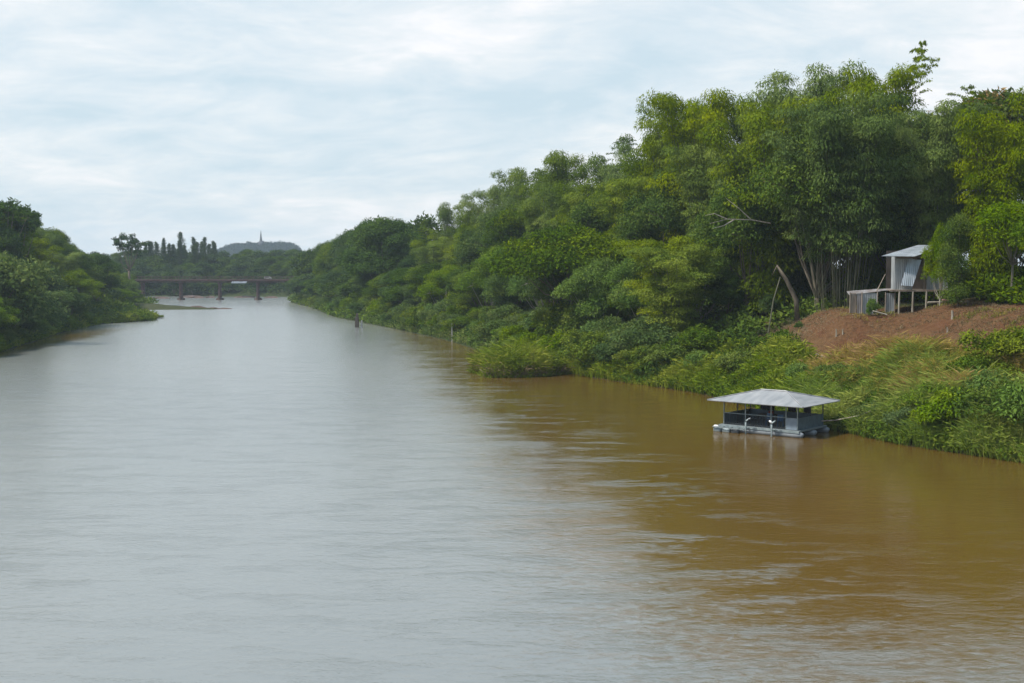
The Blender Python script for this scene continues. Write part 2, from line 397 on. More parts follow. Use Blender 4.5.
n1 = nd(nt, 'ShaderNodeTexNoise'); n1.inputs['Scale'].default_value = .35; n1.inputs['Detail'].default_value = 8; n1.inputs['Roughness'].default_value = .65
n2 = nd(nt, 'ShaderNodeTexNoise'); n2.inputs['Scale'].default_value = 2.2; n2.inputs['Detail'].default_value = 8; n2.inputs['Roughness'].default_value = .7
L.new(tc.outputs['Object'], n1.inputs['Vector']); L.new(tc.outputs['Object'], n2.inputs['Vector'])
dirt = ramp(nt, [(.3,(.055,.024,.014)),(.48,(.155,.070,.029)),(.62,(.21,.105,.047)),(.75,(.25,.15,.09))], n2.outputs['Fac'])
dirt2 = ramp(nt, [(.35,(.10,.042,.024)),(.62,(.14,.095,.045))], n1.outputs['Fac'])
dm = nd(nt, 'ShaderNodeMix', data_type='RGBA'); dm.inputs[0].default_value = .5; L.new(dirt.outputs[0], dm.inputs[6]); L.new(dirt2.outputs[0], dm.inputs[7])
green = ramp(nt, [(.35,(.025,.035,.014)),(.65,(.055,.075,.022))], n2.outputs['Fac'])
gm = nd(nt, 'ShaderNodeMix', data_type='RGBA')
L.new(math_n(nt, 'MULTIPLY_ADD', n2.outputs['Fac'], .5, math_n(nt, 'ADD', a.outputs['Fac'], -.25)), gm.inputs[0]); gm.clamp_factor = True
L.new(green.outputs[0], gm.inputs[6]); L.new(dm.outputs[2], gm.inputs[7])
p = nd(nt, 'ShaderNodeBsdfPrincipled'); p.inputs['Roughness'].default_value = .95; p.inputs['Specular IOR Level'].default_value = .15
L.new(gm.outputs[2], p.inputs['Base Color'])
b = nd(nt, 'ShaderNodeBump'); b.inputs['Strength'].default_value = 1.; b.inputs['Distance'].default_value = .5; L.new(n2.outputs['Fac'], b.inputs['Height']); L.new(b.outputs[0], p.inputs['Normal'])
L.new(p.outputs[0], out.inputs[0]); me.materials.append(m)
tag(link('ground', me), 'river banks with red earth slope and overgrown ground', 'ground', kind='structure')

# ------------------------------------------------------------------ water
m, nt, out = newmat('muddy_river_water'); L = nt.links
tc = nd(nt, 'ShaderNodeTexCoord')
def wnoise(scale, sx, sy, detail=3, rough=.5, rot=0., dist=0.):
    mp = nd(nt, 'ShaderNodeMapping'); mp.inputs['Scale'].default_value = (sx, sy, 1); mp.inputs['Rotation'].default_value = (0,0,rot)
    L.new(tc.outputs['Object'], mp.inputs[0])
    n = nd(nt, 'ShaderNodeTexNoise'); n.inputs['Scale'].default_value = scale; n.inputs['Detail'].default_value = detail
    n.inputs['Roughness'].default_value = rough; n.inputs['Distortion'].default_value = dist
    L.new(mp.outputs[0], n.inputs['Vector']); return n.outputs['Fac']
big = wnoise(.03, 1.4, .5, 3, .5, .3); mid = wnoise(.35, .5, 1.1, 3, .6, .1, .6); fine = wnoise(2.4, .7, 1.2, 4, .65, -.1, .4)
streak = wnoise(.5, .4, 1.1, 6, .68, .12, .5)
# ruffled mid-stream greyed by painted sky reflection, against calmer brown water by the right bank
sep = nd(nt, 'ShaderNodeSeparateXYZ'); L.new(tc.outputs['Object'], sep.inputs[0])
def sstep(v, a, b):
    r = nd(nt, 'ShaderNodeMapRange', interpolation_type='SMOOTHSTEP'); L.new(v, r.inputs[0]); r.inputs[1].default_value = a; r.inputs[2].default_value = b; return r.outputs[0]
# brown water along the banks; the sky's reflection painted grey into the mid-stream colour
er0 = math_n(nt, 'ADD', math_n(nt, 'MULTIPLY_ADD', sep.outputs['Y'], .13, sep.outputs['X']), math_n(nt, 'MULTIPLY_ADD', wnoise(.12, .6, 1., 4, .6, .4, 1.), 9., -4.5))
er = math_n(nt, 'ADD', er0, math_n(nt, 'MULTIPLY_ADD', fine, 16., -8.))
no_sky_r = math_n(nt, 'MULTIPLY', sstep(er, 5., 14.), sstep(math_n(nt, 'ADD', sep.outputs['Y'], math_n(nt, 'MULTIPLY_ADD', fine, 30., -15.)), 25., 44.))
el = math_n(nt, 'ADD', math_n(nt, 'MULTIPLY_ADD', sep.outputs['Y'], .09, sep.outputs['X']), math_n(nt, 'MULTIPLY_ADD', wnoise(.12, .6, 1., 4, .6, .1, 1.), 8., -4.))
no_sky_l = math_n(nt, 'SUBTRACT', 1., sstep(el, -58., -52.))
no_sky_l = math_n(nt, 'MULTIPLY', no_sky_l, math_n(nt, 'SUBTRACT', 1., sstep(sep.outputs['Y'], 215., 260.)))
silt = math_n(nt, 'MAXIMUM', no_sky_r, no_sky_l)
sky_patch = math_n(nt, 'MULTIPLY', sstep(math_n(nt, 'MULTIPLY_ADD', fine, .4, math_n(nt, 'ADD', streak, -.2)), .53, .60), math_n(nt, 'SUBTRACT', 1., sstep(er0, 14., 24.)))  # streaks of the painted sky grey breaking into the brown water
silt = math_n(nt, 'MULTIPLY', silt, math_n(nt, 'MULTIPLY_ADD', sky_patch, -.5, 1.))
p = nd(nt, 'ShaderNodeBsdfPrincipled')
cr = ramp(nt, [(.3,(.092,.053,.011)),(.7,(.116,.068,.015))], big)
sky_grey = ramp(nt, [(.3,(.150,.158,.148)),(.7,(.19,.195,.18))], big)  # base colour carrying the reflected sky; the ramp above is the muddy water itself
cm = nd(nt, 'ShaderNodeMix', data_type='RGBA'); L.new(silt, cm.inputs[0]); L.new(sky_grey.outputs[0], cm.inputs[6]); L.new(cr.outputs[0], cm.inputs[7])
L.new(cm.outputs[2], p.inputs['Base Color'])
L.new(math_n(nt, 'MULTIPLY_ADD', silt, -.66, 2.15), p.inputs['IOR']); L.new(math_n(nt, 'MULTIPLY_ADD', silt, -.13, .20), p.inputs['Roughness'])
h = math_n(nt, 'ADD', math_n(nt, 'MULTIPLY', mid, .35), math_n(nt, 'MULTIPLY', fine, .22))
boil = math_n(nt, 'MULTIPLY', math_n(nt, 'MAXIMUM', math_n(nt, 'SUBTRACT', streak, .52), 0.), 1.6)
h = math_n(nt, 'ADD', h, math_n(nt, 'MULTIPLY', boil, fine))
b = nd(nt, 'ShaderNodeBump'); b.inputs['Strength'].default_value = .42; b.inputs['Distance'].default_value = .32
L.new(math_n(nt, 'MULTIPLY_ADD', silt, -.20, .40), b.inputs['Strength'])
L.new(h, b.inputs['Height']); L.new(b.outputs[0], p.inputs['Normal']); L.new(p.outputs[0], out.inputs[0])
WATER = m
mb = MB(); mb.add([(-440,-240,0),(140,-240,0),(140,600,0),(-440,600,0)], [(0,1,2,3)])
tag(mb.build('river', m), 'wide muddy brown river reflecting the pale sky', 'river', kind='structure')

# ------------------------------------------------------------------ prototypes
P_ = {}
for i in range(4): P_['bamboo%d' % i] = bamboo('bamboo%d' % i, 20, 6.2, 20+i, leaf=.36, plume=1 if i == 3 else 0)
P_['plume'] = bamboo('plume_bamboo', 20, 6.2, 77, plume=3, leaf=.38, ph=1.24)
P_['tallbamboo'] = bamboo('open_bamboo', 20, 6.0, 61, culms=76, s0=.36, base=2.6, leaf=.36, pw=1.25, cr=.75)
for i in range(4): P_['broad%d' % i] = broadleaf('broad%d' % i, 13, 5.6, 30+i, M['broad'], M['bark'], z0=.1, lobes=16)
for i in range(2): P_['dark%d' % i] = broadleaf('dark%d' % i, 14, 5.8, 40+i, M['dark'], M['bark'], leaf=.32, z0=.12, lobes=16)
for i in range(2): P_['lime%d' % i] = broadleaf('lime%d' % i, 10, 5.2, 50+i, M['lime'], M['pale_bark'], leaf=.25, z0=.1)
P_['spread'] = broadleaf('spreading', 11, 7.5, 58, M['broad'], M['bark'], leaf=.34, lobes=18, z0=.35, flat=.45)
P_['flower'] = broadleaf('blossoming', 14, 5.5, 59, M['flower'], M['bark'], leaf=.4)
P_['openround'] = broadleaf('open_round', 15, 4.6, 62, M['dark'], M['bark'], leaf=.4, lobes=8, per=7, nl=60, z0=.52, clr=(.5,.8), trunk_r=.3)
for i in range(4): P_['bush%d' % i] = bush('bush%d' % i, 3.2, 3.0, 70+i, M['bush'])
for i in range(2): P_['lbush%d' % i] = bush('lbush%d' % i, 3.4, 2.8, 80+i, M['lime'], leaf=.34, wr=.3, droop=.6)
for i in range(2): P_['conifer%d' % i] = conifer('conifer%d' % i, 18, 4.2, 90+i)
for i in range(2): P_['far%d' % i] = broadleaf('far%d' % i, 13, 6.5, 95+i, M['far'], M['bark'], leaf=.7, lobes=12, per=12, nl=40, z0=.12)

def plant(kind, name, x, y, ztop, label, cat, group=None, wide=1., rz=None, sink=.15, only=None):
    pr = P_[kind]; z = gz(x, y); s = max(.25, (ztop-z)/pr['H']); w = s*wide
    o = empty(name, (x, y, z-sink), label, cat, group, random.uniform(0, 6.28) if rz is None else rz, (w, w, s))
    for pn, me in pr['parts']: link(pn, me, o)
    return o

# skyline of the right bank and of the left bank, as height over the water line
SR = [(290,247),(300,246),(330,240),(345,236),(370,222),(385,217),(400,219),(420,222),(440,208),(455,203),(480,190),(510,178),(540,160),(560,152),(590,150),(610,142),(640,130),(660,115),(690,90),(710,85),(735,92),(750,105),(770,98),(800,85),(825,62),(850,80),(880,68),(910,90),(940,100),(960,95),(985,88),(1010,90),(1100,95),(1300,80)]
SLt = [(-200,190),(0,203),(15,207),(30,222),(50,225),(60,238),(100,246),(120,252),(140,254),(200,254)]
sky = lambda px, T: np.interp(px, [t[0] for t in T], [t[1] for t in T])

ZR = [(340,'near the far end of the right bank'),(395,'behind the dark mooring post'),(475,'behind the pale gauge post'),(560,'behind the reed islet'),(630,'above the drifting white debris'),(700,'midway between reed islet and raft house'),(780,'up the bank left of the raft house'),(880,'above the raft house'),(975,'behind the tin shack'),(5000,'at the right edge beyond the tin shack')]
def zone(px, T=ZR):
    for a, s in T:
        if px < a: return s
ROWN = {0:'skyline', 1:'upper slope', 2:'middle slope', 3:'waterside'}
KD = {'bamboo':('bamboo_clump','feathery green bamboo clump','bamboo'), 'broad':('tree','bushy green tree','tree'), 'dark':('tree','dense dark green tree','tree'),
      'lime':('tree','yellow-green rounded tree','tree'), 'spread':('tree','green tree with flat layered canopy','tree'), 'bush':('bush','low green leafy bush','bush'), 'flower':('tree','tree','tree'), 'lbush':('bush','bright green drooping bush','bush'),
      'far':('tree','hazy green forest tree','tree'), 'plume':('bamboo_clump','tall bamboo clump','bamboo'), 'conifer':('pine_tree','feathery dark pine tree','tree')}
def base(k): return k.rstrip('0123456789')
def auto(kind, x, y, ztop, row, zn, wide=1., big=''):
    nm, desc, cat = KD[base(kind)]
    lab = '%s on the %s %s' % (desc, ROWN[row], zn)
    plant(kind, nm, x, y, ztop, lab, cat, '%ss %s, %s row' % (desc, zn, ROWN[row]), wide)

rnd = random.Random(5)
# rows along the right bank: (offset from the water, fraction of skyline, height cap, step)
for row, off, fr, cap, step in ((0, 31, 1.0, 28, 8.), (1, 19.5, .84, 22, 7.), (2, 9.5, .56, 14, 6.)):
    y = 78. if row == 0 else (66. if row == 1 else 135.)
    while y < 505:
        yy = y+rnd.uniform(-2, 2); x = float(bank_x(yy))+off*min(1, max(.35, 1-(yy-200)/380))+rnd.uniform(-2, 2)*min(1, 200/yy)
        px, _ = proj(x, yy, gz(x, yy)+8)
        y += step*(1+max(0, yy-130)/260)*rnd.uniform(.85, 1.15)
        if yy < (112 if row == 0 else 126) and px < 1095: continue
        base_z = gz(x, yy); pb = proj(x, yy, base_z)[1]
        wl = proj(float(bank_x(yy)), yy, 0)[1]
        jitter = rnd.uniform(-5, 8)*min(1, 150/yy) if row == 0 else rnd.uniform(-8, 22)*min(1, 150/yy)
        top = wl+fr*(sky(px, SR)-wl)+jitter
        zt = min(zat(top, yy), base_z+cap*rnd.uniform(.9, 1.05)); zt = max(zt, base_z+5)
        if px < 430: kinds = ['dark0','dark1','broad0','broad1','broad2','far0']
        elif row == 0: kinds = ['bamboo0','bamboo1','bamboo2','bamboo3'] if px < 5000 else []
        elif row == 1: kinds = ['bamboo0','bamboo1','bamboo2','bamboo3','bamboo0','broad3']
        else: kinds = ['broad0','lime0','bamboo0','broad2','lime1','bamboo2']
        k = rnd.choice(kinds); sc_ = (zt-base_z)/P_[k]['H']
        wd = min(1.5, max(.85, 1./max(sc_, .2)*rnd.uniform(.85, 1.05)))
        auto(k, x, yy, zt, row, zone(px), wd)

# waterside bushes, right bank
y = 127.
while y < 440:
    yy = y+rnd.uniform(-1, 1)
    for off in (2.2, 6.0):
        x = float(bank_x(yy))+off+rnd.uniform(-.6, .9); px, _ = proj(x, yy, 1)
        k = rnd.choice(['bush0','bush1','bush2','bush3','lbush0','lbush1']); h = rnd.uniform(2.2, 4.0)*(1.25 if off > 5 else 1)
        auto(k, x, yy, gz(x, yy)+h, 3, zone(px), rnd.uniform(.9, 1.2))
    y += 4.3*(1+(yy-127)/160)

# ---- trees one can point to on the right bank
def hero(kind, name, px, ytop, Y, label, cat, wide=1., rz=None, zref=12):
    x = xat(px, Y, zref); return plant(kind, name, x, Y, zat(ytop, Y), label, cat, None, wide, rz)
hero('plume', 'bamboo_clump', 872, 88, 136, 'tallest bamboo clump with a feathery plume sticking into the sky', 'bamboo', 1.0, 3.6)
hero('tallbamboo', 'bamboo_clump', 842, 100, 127, 'bamboo clump with bare grey culms showing left of the tin shack', 'bamboo', .95)
hero('bamboo1', 'bamboo_clump', 768, 100, 137, 'large bamboo clump on the crest straight above the raft house roof', 'bamboo', 1.05)
hero('bamboo3', 'bamboo_clump', 932, 92, 134, 'arching bamboo clump directly behind the tin shack roof', 'bamboo', 1.1)
hero('bamboo0', 'bamboo_clump', 812, 62, 142, 'bamboo clump with knobbly top left of the feathery plume', 'bamboo', .9)
hero('flower', 'tree', 992, 88, 139, 'tall tree with yellowish blossom on its top at the right edge', 'tree', 1.15)
hero('dark1', 'tree', 1030, 150, 131, 'dark tree under the yellowish blossoming tree at the right edge', 'tree', 1.1)
hero('spread', 'tree', 572, 228, 164, 'spreading layered tree with dark hollow beneath it, behind reed islet', 'tree', 1.1)
hero('lime0', 'tree', 698, 246, 141, 'yellow-green domed tree midway up the slope left of leaning pole', 'tree', 1.15)
hero('dark0', 'tree', 728, 268, 138, 'dark leafy tree tucked right of the yellow-green domed tree', 'tree', .8)
hero('broad3', 'tree', 640, 262, 150, 'vine-hung green tree right of the dark hollow', 'tree', 1.0)
hero('bamboo2', 'bamboo_clump', 696, 88, 158, 'rounded bamboo clump forming the first high crest of the treeline', 'bamboo', .85)
hero('dark0', 'tree', 902, 175, 131, 'shadowy dark tree directly behind the tin shack roof', 'tree', 1.2)
hero('broad1', 'tree', 975, 190, 129, 'dense green tree between shack and the blossoming tree', 'tree', 1.1)
hero('broad2', 'tree', 1018, 212, 126.5, 'round green tree behind the pole rail at the right edge', 'tree', 1.1)
hero('dark1', 'tree', 852, 175, 143, 'dark tree in the shade behind the bare bamboo culms', 'tree', 1.2)
for i in range(9):
    hero('far%d' % (i % 2), 'tree', 800+i*30, 205+rnd.uniform(-8, 8), 150+i % 3*6, 'dark leafy tree filling the gloom behind the bamboo and shack', 'tree', 1.15)['group'] = 'trees in the gloom behind the shack'
hero('dark0', 'tree', 385, 215, 292, 'big round dark tree breaking the skyline above the mooring post', 'tree', 1.1)
hero('broad1', 'tree', 770, 300, 133, 'vine-covered green tree on the slope beside the leaning pole', 'tree', .9)

# ---- left bank
ZL = [(40,'at the left edge of the view'),(110,'along the middle of the left bank'),(400,'beside the grassy spit of the left bank')]
for row, off, fr, cap, step in ((0, 27, 1., 24, 6), (1, 17, .88, 18, 6.), (2, 9.5, .66, 12, 5.5), (3, 5, .40, 7, 5.)):
    y = 55.
    while y < 470:
        yy = y+rnd.uniform(-2, 2); lx = float(lbank_x(min(yy, 300))) if yy < 300 else float(np.interp(yy, [300,330,400,427,470], [-98,-106,-118,-128,-160]))
        x = lx-off+rnd.uniform(-2, 2); px, _ = proj(x, yy, gz(x, yy)+6)
        y += step*(1+max(0, yy-180)/280)*rnd.uniform(.85, 1.15)
        if px > 104 and 240 < yy < 340: continue
        bz = gz(x, yy); wl = proj(lx, yy, 0)[1]
        top = wl+fr*(sky(px, SLt)-wl)+(rnd.uniform(0, 5) if row == 0 else rnd.uniform(-5, 8))
        zt = max(min(zat(top, yy), bz+cap), bz+(3.5 if row < 3 else 2.5))
        k = rnd.choice(['broad0','broad1','bamboo1','broad3','dark0','bamboo3'] if row < 2 else ['broad2','lime1','bush0','bamboo0','broad0'])
        sc_ = (zt-bz)/P_[k]['H']
        auto(k, x, yy, zt, row, zone(px, ZL), min(1.6, max(.8, 1/max(sc_, .2))) if not k.startswith('bush') else 1.)
y = 60.
while y < 330:
    yy = y
    for off in (2., 5.):
        lx = float(lbank_x(min(yy, 300))) if yy < 300 else -98-(yy-300)*.27
        x = lx-off+rnd.uniform(-.6, .6); px, _ = proj(x, yy, 1)
        auto(rnd.choice(['bush0','bush1','bush2','lbush0','lbush1']), x, yy, gz(x, yy)+(rnd.uniform(1.8, 3.2) if px < 100 else rnd.uniform(.9, 1.6)), 3, zone(px, ZL), rnd.uniform(.9, 1.2))
    y += 5.5*(1+(yy-160)/200)
hero('openround', 'tree', 129, 233, 400, 'lone round open-crowned tree standing above the left treeline', 'tree', 1.0)
hero('openround', 'tree', 6, 199, 250, 'airy dark tree top sticking up at the left edge', 'tree', 1.2)
hero('openround', 'tree', 20, 206, 256, 'second airy tree top just right of the one at the left edge', 'tree', .9)
hero('conifer0', 'pine_tree', 38, 213, 300, 'thin dark spire tree poking above the left bank', 'tree', .6)
for px, yt, nm in ((150,241,'leftmost of the far pines, beside the lone round tree'),(164,238,'far pine between the leftmost one and the tallest'),(181,232,'tallest pointed pine of the far pine row'),(194,237,'pine right of the tallest far pine'),(205,237,'ragged leaning pine near the temple hill'),(214,242,'small pine at the right end of the far pine row')):
    hero('conifer%d' % (px % 2), 'pine_tree', px, yt, 560+px % 7*6, nm, 'tree', .72+.08*(px % 4))
for i in range(13):
    hero('conifer%d' % (i % 2), 'pine_tree', 146+i*5.8+rnd.uniform(-2, 2), 242+rnd.uniform(-2, 5), 575+rnd.uniform(0, 25), 'low feathery pine filling the far pine row', 'tree', 1.0)['group'] = 'low pines of the far row'

# ---- forest beyond the bridge
for r, (Y, yt, n) in enumerate(((535, 273, 24), (552, 264, 26), (580, 256, 28), (620, 251, 28))):
    for i in range(n):
        px = 60+i*(310/n)+rnd.uniform(-3, 3); yy = Y+rnd.uniform(-6, 6)
        x = xat(px, yy, 5)
        plant(rnd.choice(['far0','far1','broad0']), 'tree', x, yy, zat(yt+rnd.uniform(-2.5, 3), yy), ['low hazy tree at the foot of the forest beyond the bridge','mid-height hazy tree of the forest beyond the bridge','tall hazy tree of the forest beyond the bridge','rearmost hazy tree on the skyline beyond the bridge'][r], 'tree', ['foot of far forest','middle of far forest','upper far forest','skyline of far forest'][r], rnd.uniform(1., 1.35))

# ------------------------------------------------------------------ ground cover (uncountable)
def scatter(n, y0, y1, d0, d1, side=1, ybias=1.):
    Y = y0+(y1-y0)*RG.random(n)**ybias; D = RG.uniform(d0, d1, n)
    X = (bank_x(Y)+D) if side > 0 else (np.where(Y < 300, lbank_x(np.minimum(Y, 300)), np.interp(Y, [300,330], [-98,-106]))-D)
    return X, Y
RG = np.random.default_rng(3)
def leaf_cover(name, mat, n, y0, y1, d0, d1, side, leaf, nl, r, label, ybias=1., hmax=1.0, mask=None, wr=.45):
    X, Y = scatter(n, y0, y1, d0, d1, side, ybias); SD = river_sd(X, Y)
    keep = SD > -.55
    if mask is not None: keep &= mask(X, Y, SD)
    X, Y = X[keep], Y[keep]; Z = np.maximum(ground_z(X, Y), .1)
    lump = .5+.5*np.sin(X*.9+1.3*np.sin(Y*.7))*np.sin(Y*.8+X*.35); tone = .3+.35*np.clip(.5+.5*np.sin(X*.21+Y*.17+2*np.sin(Y*.09)), 0, 1)
    lv = Leaves(); k = len(X)*nl
    d = rdir(k, -.1); C = np.repeat(np.stack([X, Y, Z+hmax*(.25+.75*lump)*RG.uniform(.3, 1, len(X))], 1), nl, 0)
    P = C+d*r*RG.uniform(.4, 1.1, (k, 1)); Dd = d*.6+RG.normal(0, .5, (k, 3)); Dd[:, 2] -= .15
    N = d+RG.normal(0, .4, (k, 3)); N[:, 2] += .4; Lh = leaf*RG.uniform(.6, 1.4, k)
    lv.add(P, Dd, N, Lh, Lh*wr, np.repeat(tone+RG.normal(0, .13, len(X)), nl)+RG.normal(0, .07, k))
    return tag(link(name, lv.mesh(name, mat)), label, name.replace('_', ' '), kind='stuff')
nodirt = lambda X, Y, D: dirt_mask(X, Y, D) < .35
leaf_cover('ground_cover', M['bush'], 17000, 62, 132, -.5, 12, 1, .27, 11, .38, 'tangled green leafy undergrowth covering the near right bank', 1., 1.1, lambda X, Y, D: nodirt(X, Y, D) & (RG.random(len(X)) < np.where(Y < 97, .6, .35)))
leaf_cover('undergrowth', M['broad'], 9000, 126, 260, 0, 40, 1, .5, 10, .7, 'undergrowth under the trees of the right bank', 1.2, 1.6, nodirt)
leaf_cover('undergrowth', M['broad'], 5200, 260, 500, 0, 34, 1, .8, 10, 1.1, 'distant undergrowth on the right bank towards the bridge', 1., 1.6)
leaf_cover('undergrowth', M['bush'], 8500, 100, 335, 0, 26, -1, .5, 10, .7, 'green undergrowth covering the left bank', 1., 1.5)
leaf_cover('undergrowth', M['bush'], 5000, 20, 100, 0, 22, -1, .4, 10, .6, 'green undergrowth on the near left bank', 1., 1.4)
leaf_cover('undergrowth', M['broad'], 5000, 95, 130, 24, 60, 1, .5, 10, .7, 'shaded undergrowth behind the tin shack', 1., 1.6)
def far_cover():
    n = 7000; X = RG.uniform(-320, -60, n); Y = RG.uniform(515, 600, n); SD = river_sd(X, Y); k_ = SD > .3; X, Y = X[k_], Y[k_]; Z = ground_z(X, Y); lv = Leaves(); k = len(X)*8
    d = rdir(k, 0); C = np.repeat(np.stack([X, Y, Z+RG.uniform(.2, 2, len(X))], 1), 8, 0)
    lv.add(C+d*1.2, d+RG.normal(0,.4,(k,3)), d+RG.normal(0,.4,(k,3)), 1.2*RG.uniform(.6,1.4,k), .55, np.repeat(RG.uniform(.2,.8,len(X)),8))
    tag(link('undergrowth', lv.mesh('far_cover', M['far'])), 'low green growth on the bank beyond the bridge', 'undergrowth', kind='stuff')
    n = 5200; X = RG.uniform(-240, -95, n); Y = RG.uniform(300, 475, n); SD = river_sd(X, Y); k_ = (SD > .4) & ~((Y > 345) & (X > -112)); X, Y, SD = X[k_], Y[k_], SD[k_]; Z = ground_z(X, Y); lv = Leaves(); k = len(X)*8
    d = rdir(k, 0); C = np.repeat(np.stack([X, Y, Z+RG.uniform(.1, 1.2, len(X))], 1), 8, 0)
    lv.add(C+d*.9, d+RG.normal(0,.4,(k,3)), d+RG.normal(0,.4,(k,3)), .9*RG.uniform(.6,1.4,k), .4, np.repeat(RG.uniform(.3,.9,len(X)),8))
    tag(link('undergrowth', lv.mesh('spit_cover', M['bush'])), 'green growth on the left shore between spit and bridge', 'undergrowth', kind='stuff')
far_cover()
# grasses
def grass_patch(name, mat, n, y0, y1, d0, d1, side, H, nb, label, tone, w=.06, mask=None, lean=.4, ybias=1.):
    X, Y = scatter(n, y0, y1, d0, d1, side, ybias); SD = river_sd(X, Y); keep = SD > -.35
    if mask is not None: keep &= mask(X, Y, SD)
    X, Y = X[keep], Y[keep]; Z = ground_z(X, Y); lv = Leaves()
    hh = H*(.6+.4*np.sin(X*.7+2*np.sin(Y*.5))*np.sin(Y*.6))*RG.uniform(.7, 1.2, len(X))
    tn = tone+.22*np.sin(X*.33+Y*.27+1.5*np.sin(Y*.2))
    blades(lv, np.stack([X, Y, Z-.05], 1), hh, nb, lean, w, tn)
    return tag(link(name, lv.mesh(name, mat)), label, 'grass', kind='stuff')
grass_patch('grass', M['grass'], 8500, 101, 158, -.2, 10, 1, 2.15, 9, 'tall bright green grass on the bank behind the raft house', .6, .12, lambda X, Y, D: nodirt(X, Y, D) & (D < np.interp(Y, [96,115,125,136,158], [7.5,6.5,7,9,5])))
grass_patch('grass', M['grass'], 2600, 158, 330, .1, 4, 1, 1.9, 8, 'grass fringe along the water of the right bank', .5, .16, None, .6)
grass_patch('grass', M['grass'], 3400, 150, 330, .1, 5, -1, 1.8, 9, 'grass fringe along the water of the left bank', .5, .15, None, .6)
grass_patch('grass', M['grass'], 3600, 235, 300, -.2, 12, -1, 1.6, 9, 'grassy low spit on the left bank', .55, .16, None, .6)
grass_patch('grass', M['grass'], 8000, 70, 101, -.3, 9, 1, 2.8, 9, 'tall yellow-green grass between shrubs right of the raft house', .62, .07, None, .6)
grass_patch('dry_grass', M['dry'], 13000, 78, 110, 2.2, 14, 1, 2.6, 10, 'yellowing dry reeds on the bank below the red earth slope', .5, .065, lambda X, Y, D: (D < np.interp(Y, [78,90,97,104,110], [13.5,14.5,12,9,7.5])) & (D > np.interp(Y, [78,86,100,110], [7,4.6,3.0,5.5])))
grass_patch('dry_grass', M['dry'], 1300, 88, 126, 8, 22, 1, .6, 6, 'sparse dry tufts on the red earth slope', .5, .06, lambda X, Y, D: np.sin(X*.8)+np.sin(Y*.9+X*.3) > .5)
grass_patch('dead_grass', M['straw'], 5000, 92, 128, 7, 24, 1, .28, 5, 'short dead stubble and litter scattered on the red earth slope', .45, .06, lambda X, Y, D: np.sin(X*.5+2*np.sin(Y*.4))+np.sin(Y*.6+X*.2) > -.9, 1.6)

# near-right bushes
NB = [('bush0',1012,326,90,'bushy green shrub on the far right above the waterside'),('bush2',978,352,89,'green shrub left of the large far right shrub'),('lbush0',1030,335,93,'light green shrub at the right edge below the rail'),
      ('bush1',1003,385,81,'dark green shrub overhanging the water at the right edge'),('lbush1',958,385,83,'drooping light green shrub at the water beside the dry reeds'),('bush3',912,405,85.5,'waterside shrub between raft house and drooping light shrub'),
      ('bush2',872,400,90,'low shrub right beside the raft house'),('lbush0',990,368,85,'light green shrub halfway down the bank at the right edge'),('lbush1',1035,372,80,'light shrub at the far right edge above the water'),('lbush0',936,380,87,'light shrub among the yellow reeds'),
      ('bush1',632,352,131.5,'round green bush at the water left of the grass bank'),
      ('bush3',664,342,130,'green bush on the grass bank, right of the round waterside bush'),('lbush1',700,348,124,'light green bush in the middle of the grass bank'),('bush0',735,350,118,'green bush on the grass bank left of raft roof'),
      ('lbush0',765,358,113,'light bush on the grass bank behind the raft roof ridge'),('lbush1',800,360,108,'light bush behind the right half of the raft roof'),('bush2',838,362,102,'bush just above the right corner of the raft roof')]
for k, px, yt, Y, lb in NB: hero(k, 'bush', px, yt, Y, lb, 'bush', 1.1, None, 2)

# ------------------------------------------------------------------ reed islet
RG = np.random.default_rng(8)
ri = empty('reed_islet', (.6, 140.5, 0), 'rounded islet of green reeds standing in the river off the bank', 'reeds')
mb = MB(); mb.lathe([(4.0,-.8),(3.7,-.05),(3.0,.06),(.1,.1)], n=24)
o = mb.build('mud_mound', M['rock'], ri, True); o.scale = (1.0, .9, 1)
n = 1900; a = RG.uniform(0, 6.283, n); rim = 1+.16*np.sin(3*a+1)+.10*np.sin(5*a)+.06*np.sin(9*a+2); r = np.sqrt(RG.random(n)); X = np.cos(a)*r*rim*4.5; Y = np.sin(a)*r*rim*4.0
lv = Leaves(); hh = 3.0*(1-.45*r**2.5)*(1+.2*np.sin(X*1.7+Y)+.15*np.sin(X*4.1))*RG.uniform(.65, 1.15, n)
blades(lv, np.stack([X, Y, 0*X], 1), hh, 9, .6, .085, .5+.18*np.sin(X*1.3+Y*.6)); link('reeds', lv.mesh('reeds', M['reed']), ri)
k = (r > .7) & (RG.random(n) < .7); lv = Leaves(); blades(lv, np.stack([X[k]*1.04, Y[k]*1.04, 0*X[k]], 1), RG.uniform(.5, 1.7, k.sum()), 6, .7, .07, .5); link('dead_stalks', lv.mesh('dead_stalks', M['straw']), ri)
k = (r > .8) & (RG.random(n) < .6); lv = Leaves(); blades(lv, np.stack([X[k]*1.08, Y[k]*1.08, 0*X[k]-.1], 1), RG.uniform(.4, 1.3, k.sum()), 7, 1.3, .08, .45); link('trailing_grass', lv.mesh('trailing_grass', M['reed']), ri)
# grassy spit end on the left
RG = np.random.default_rng(9)

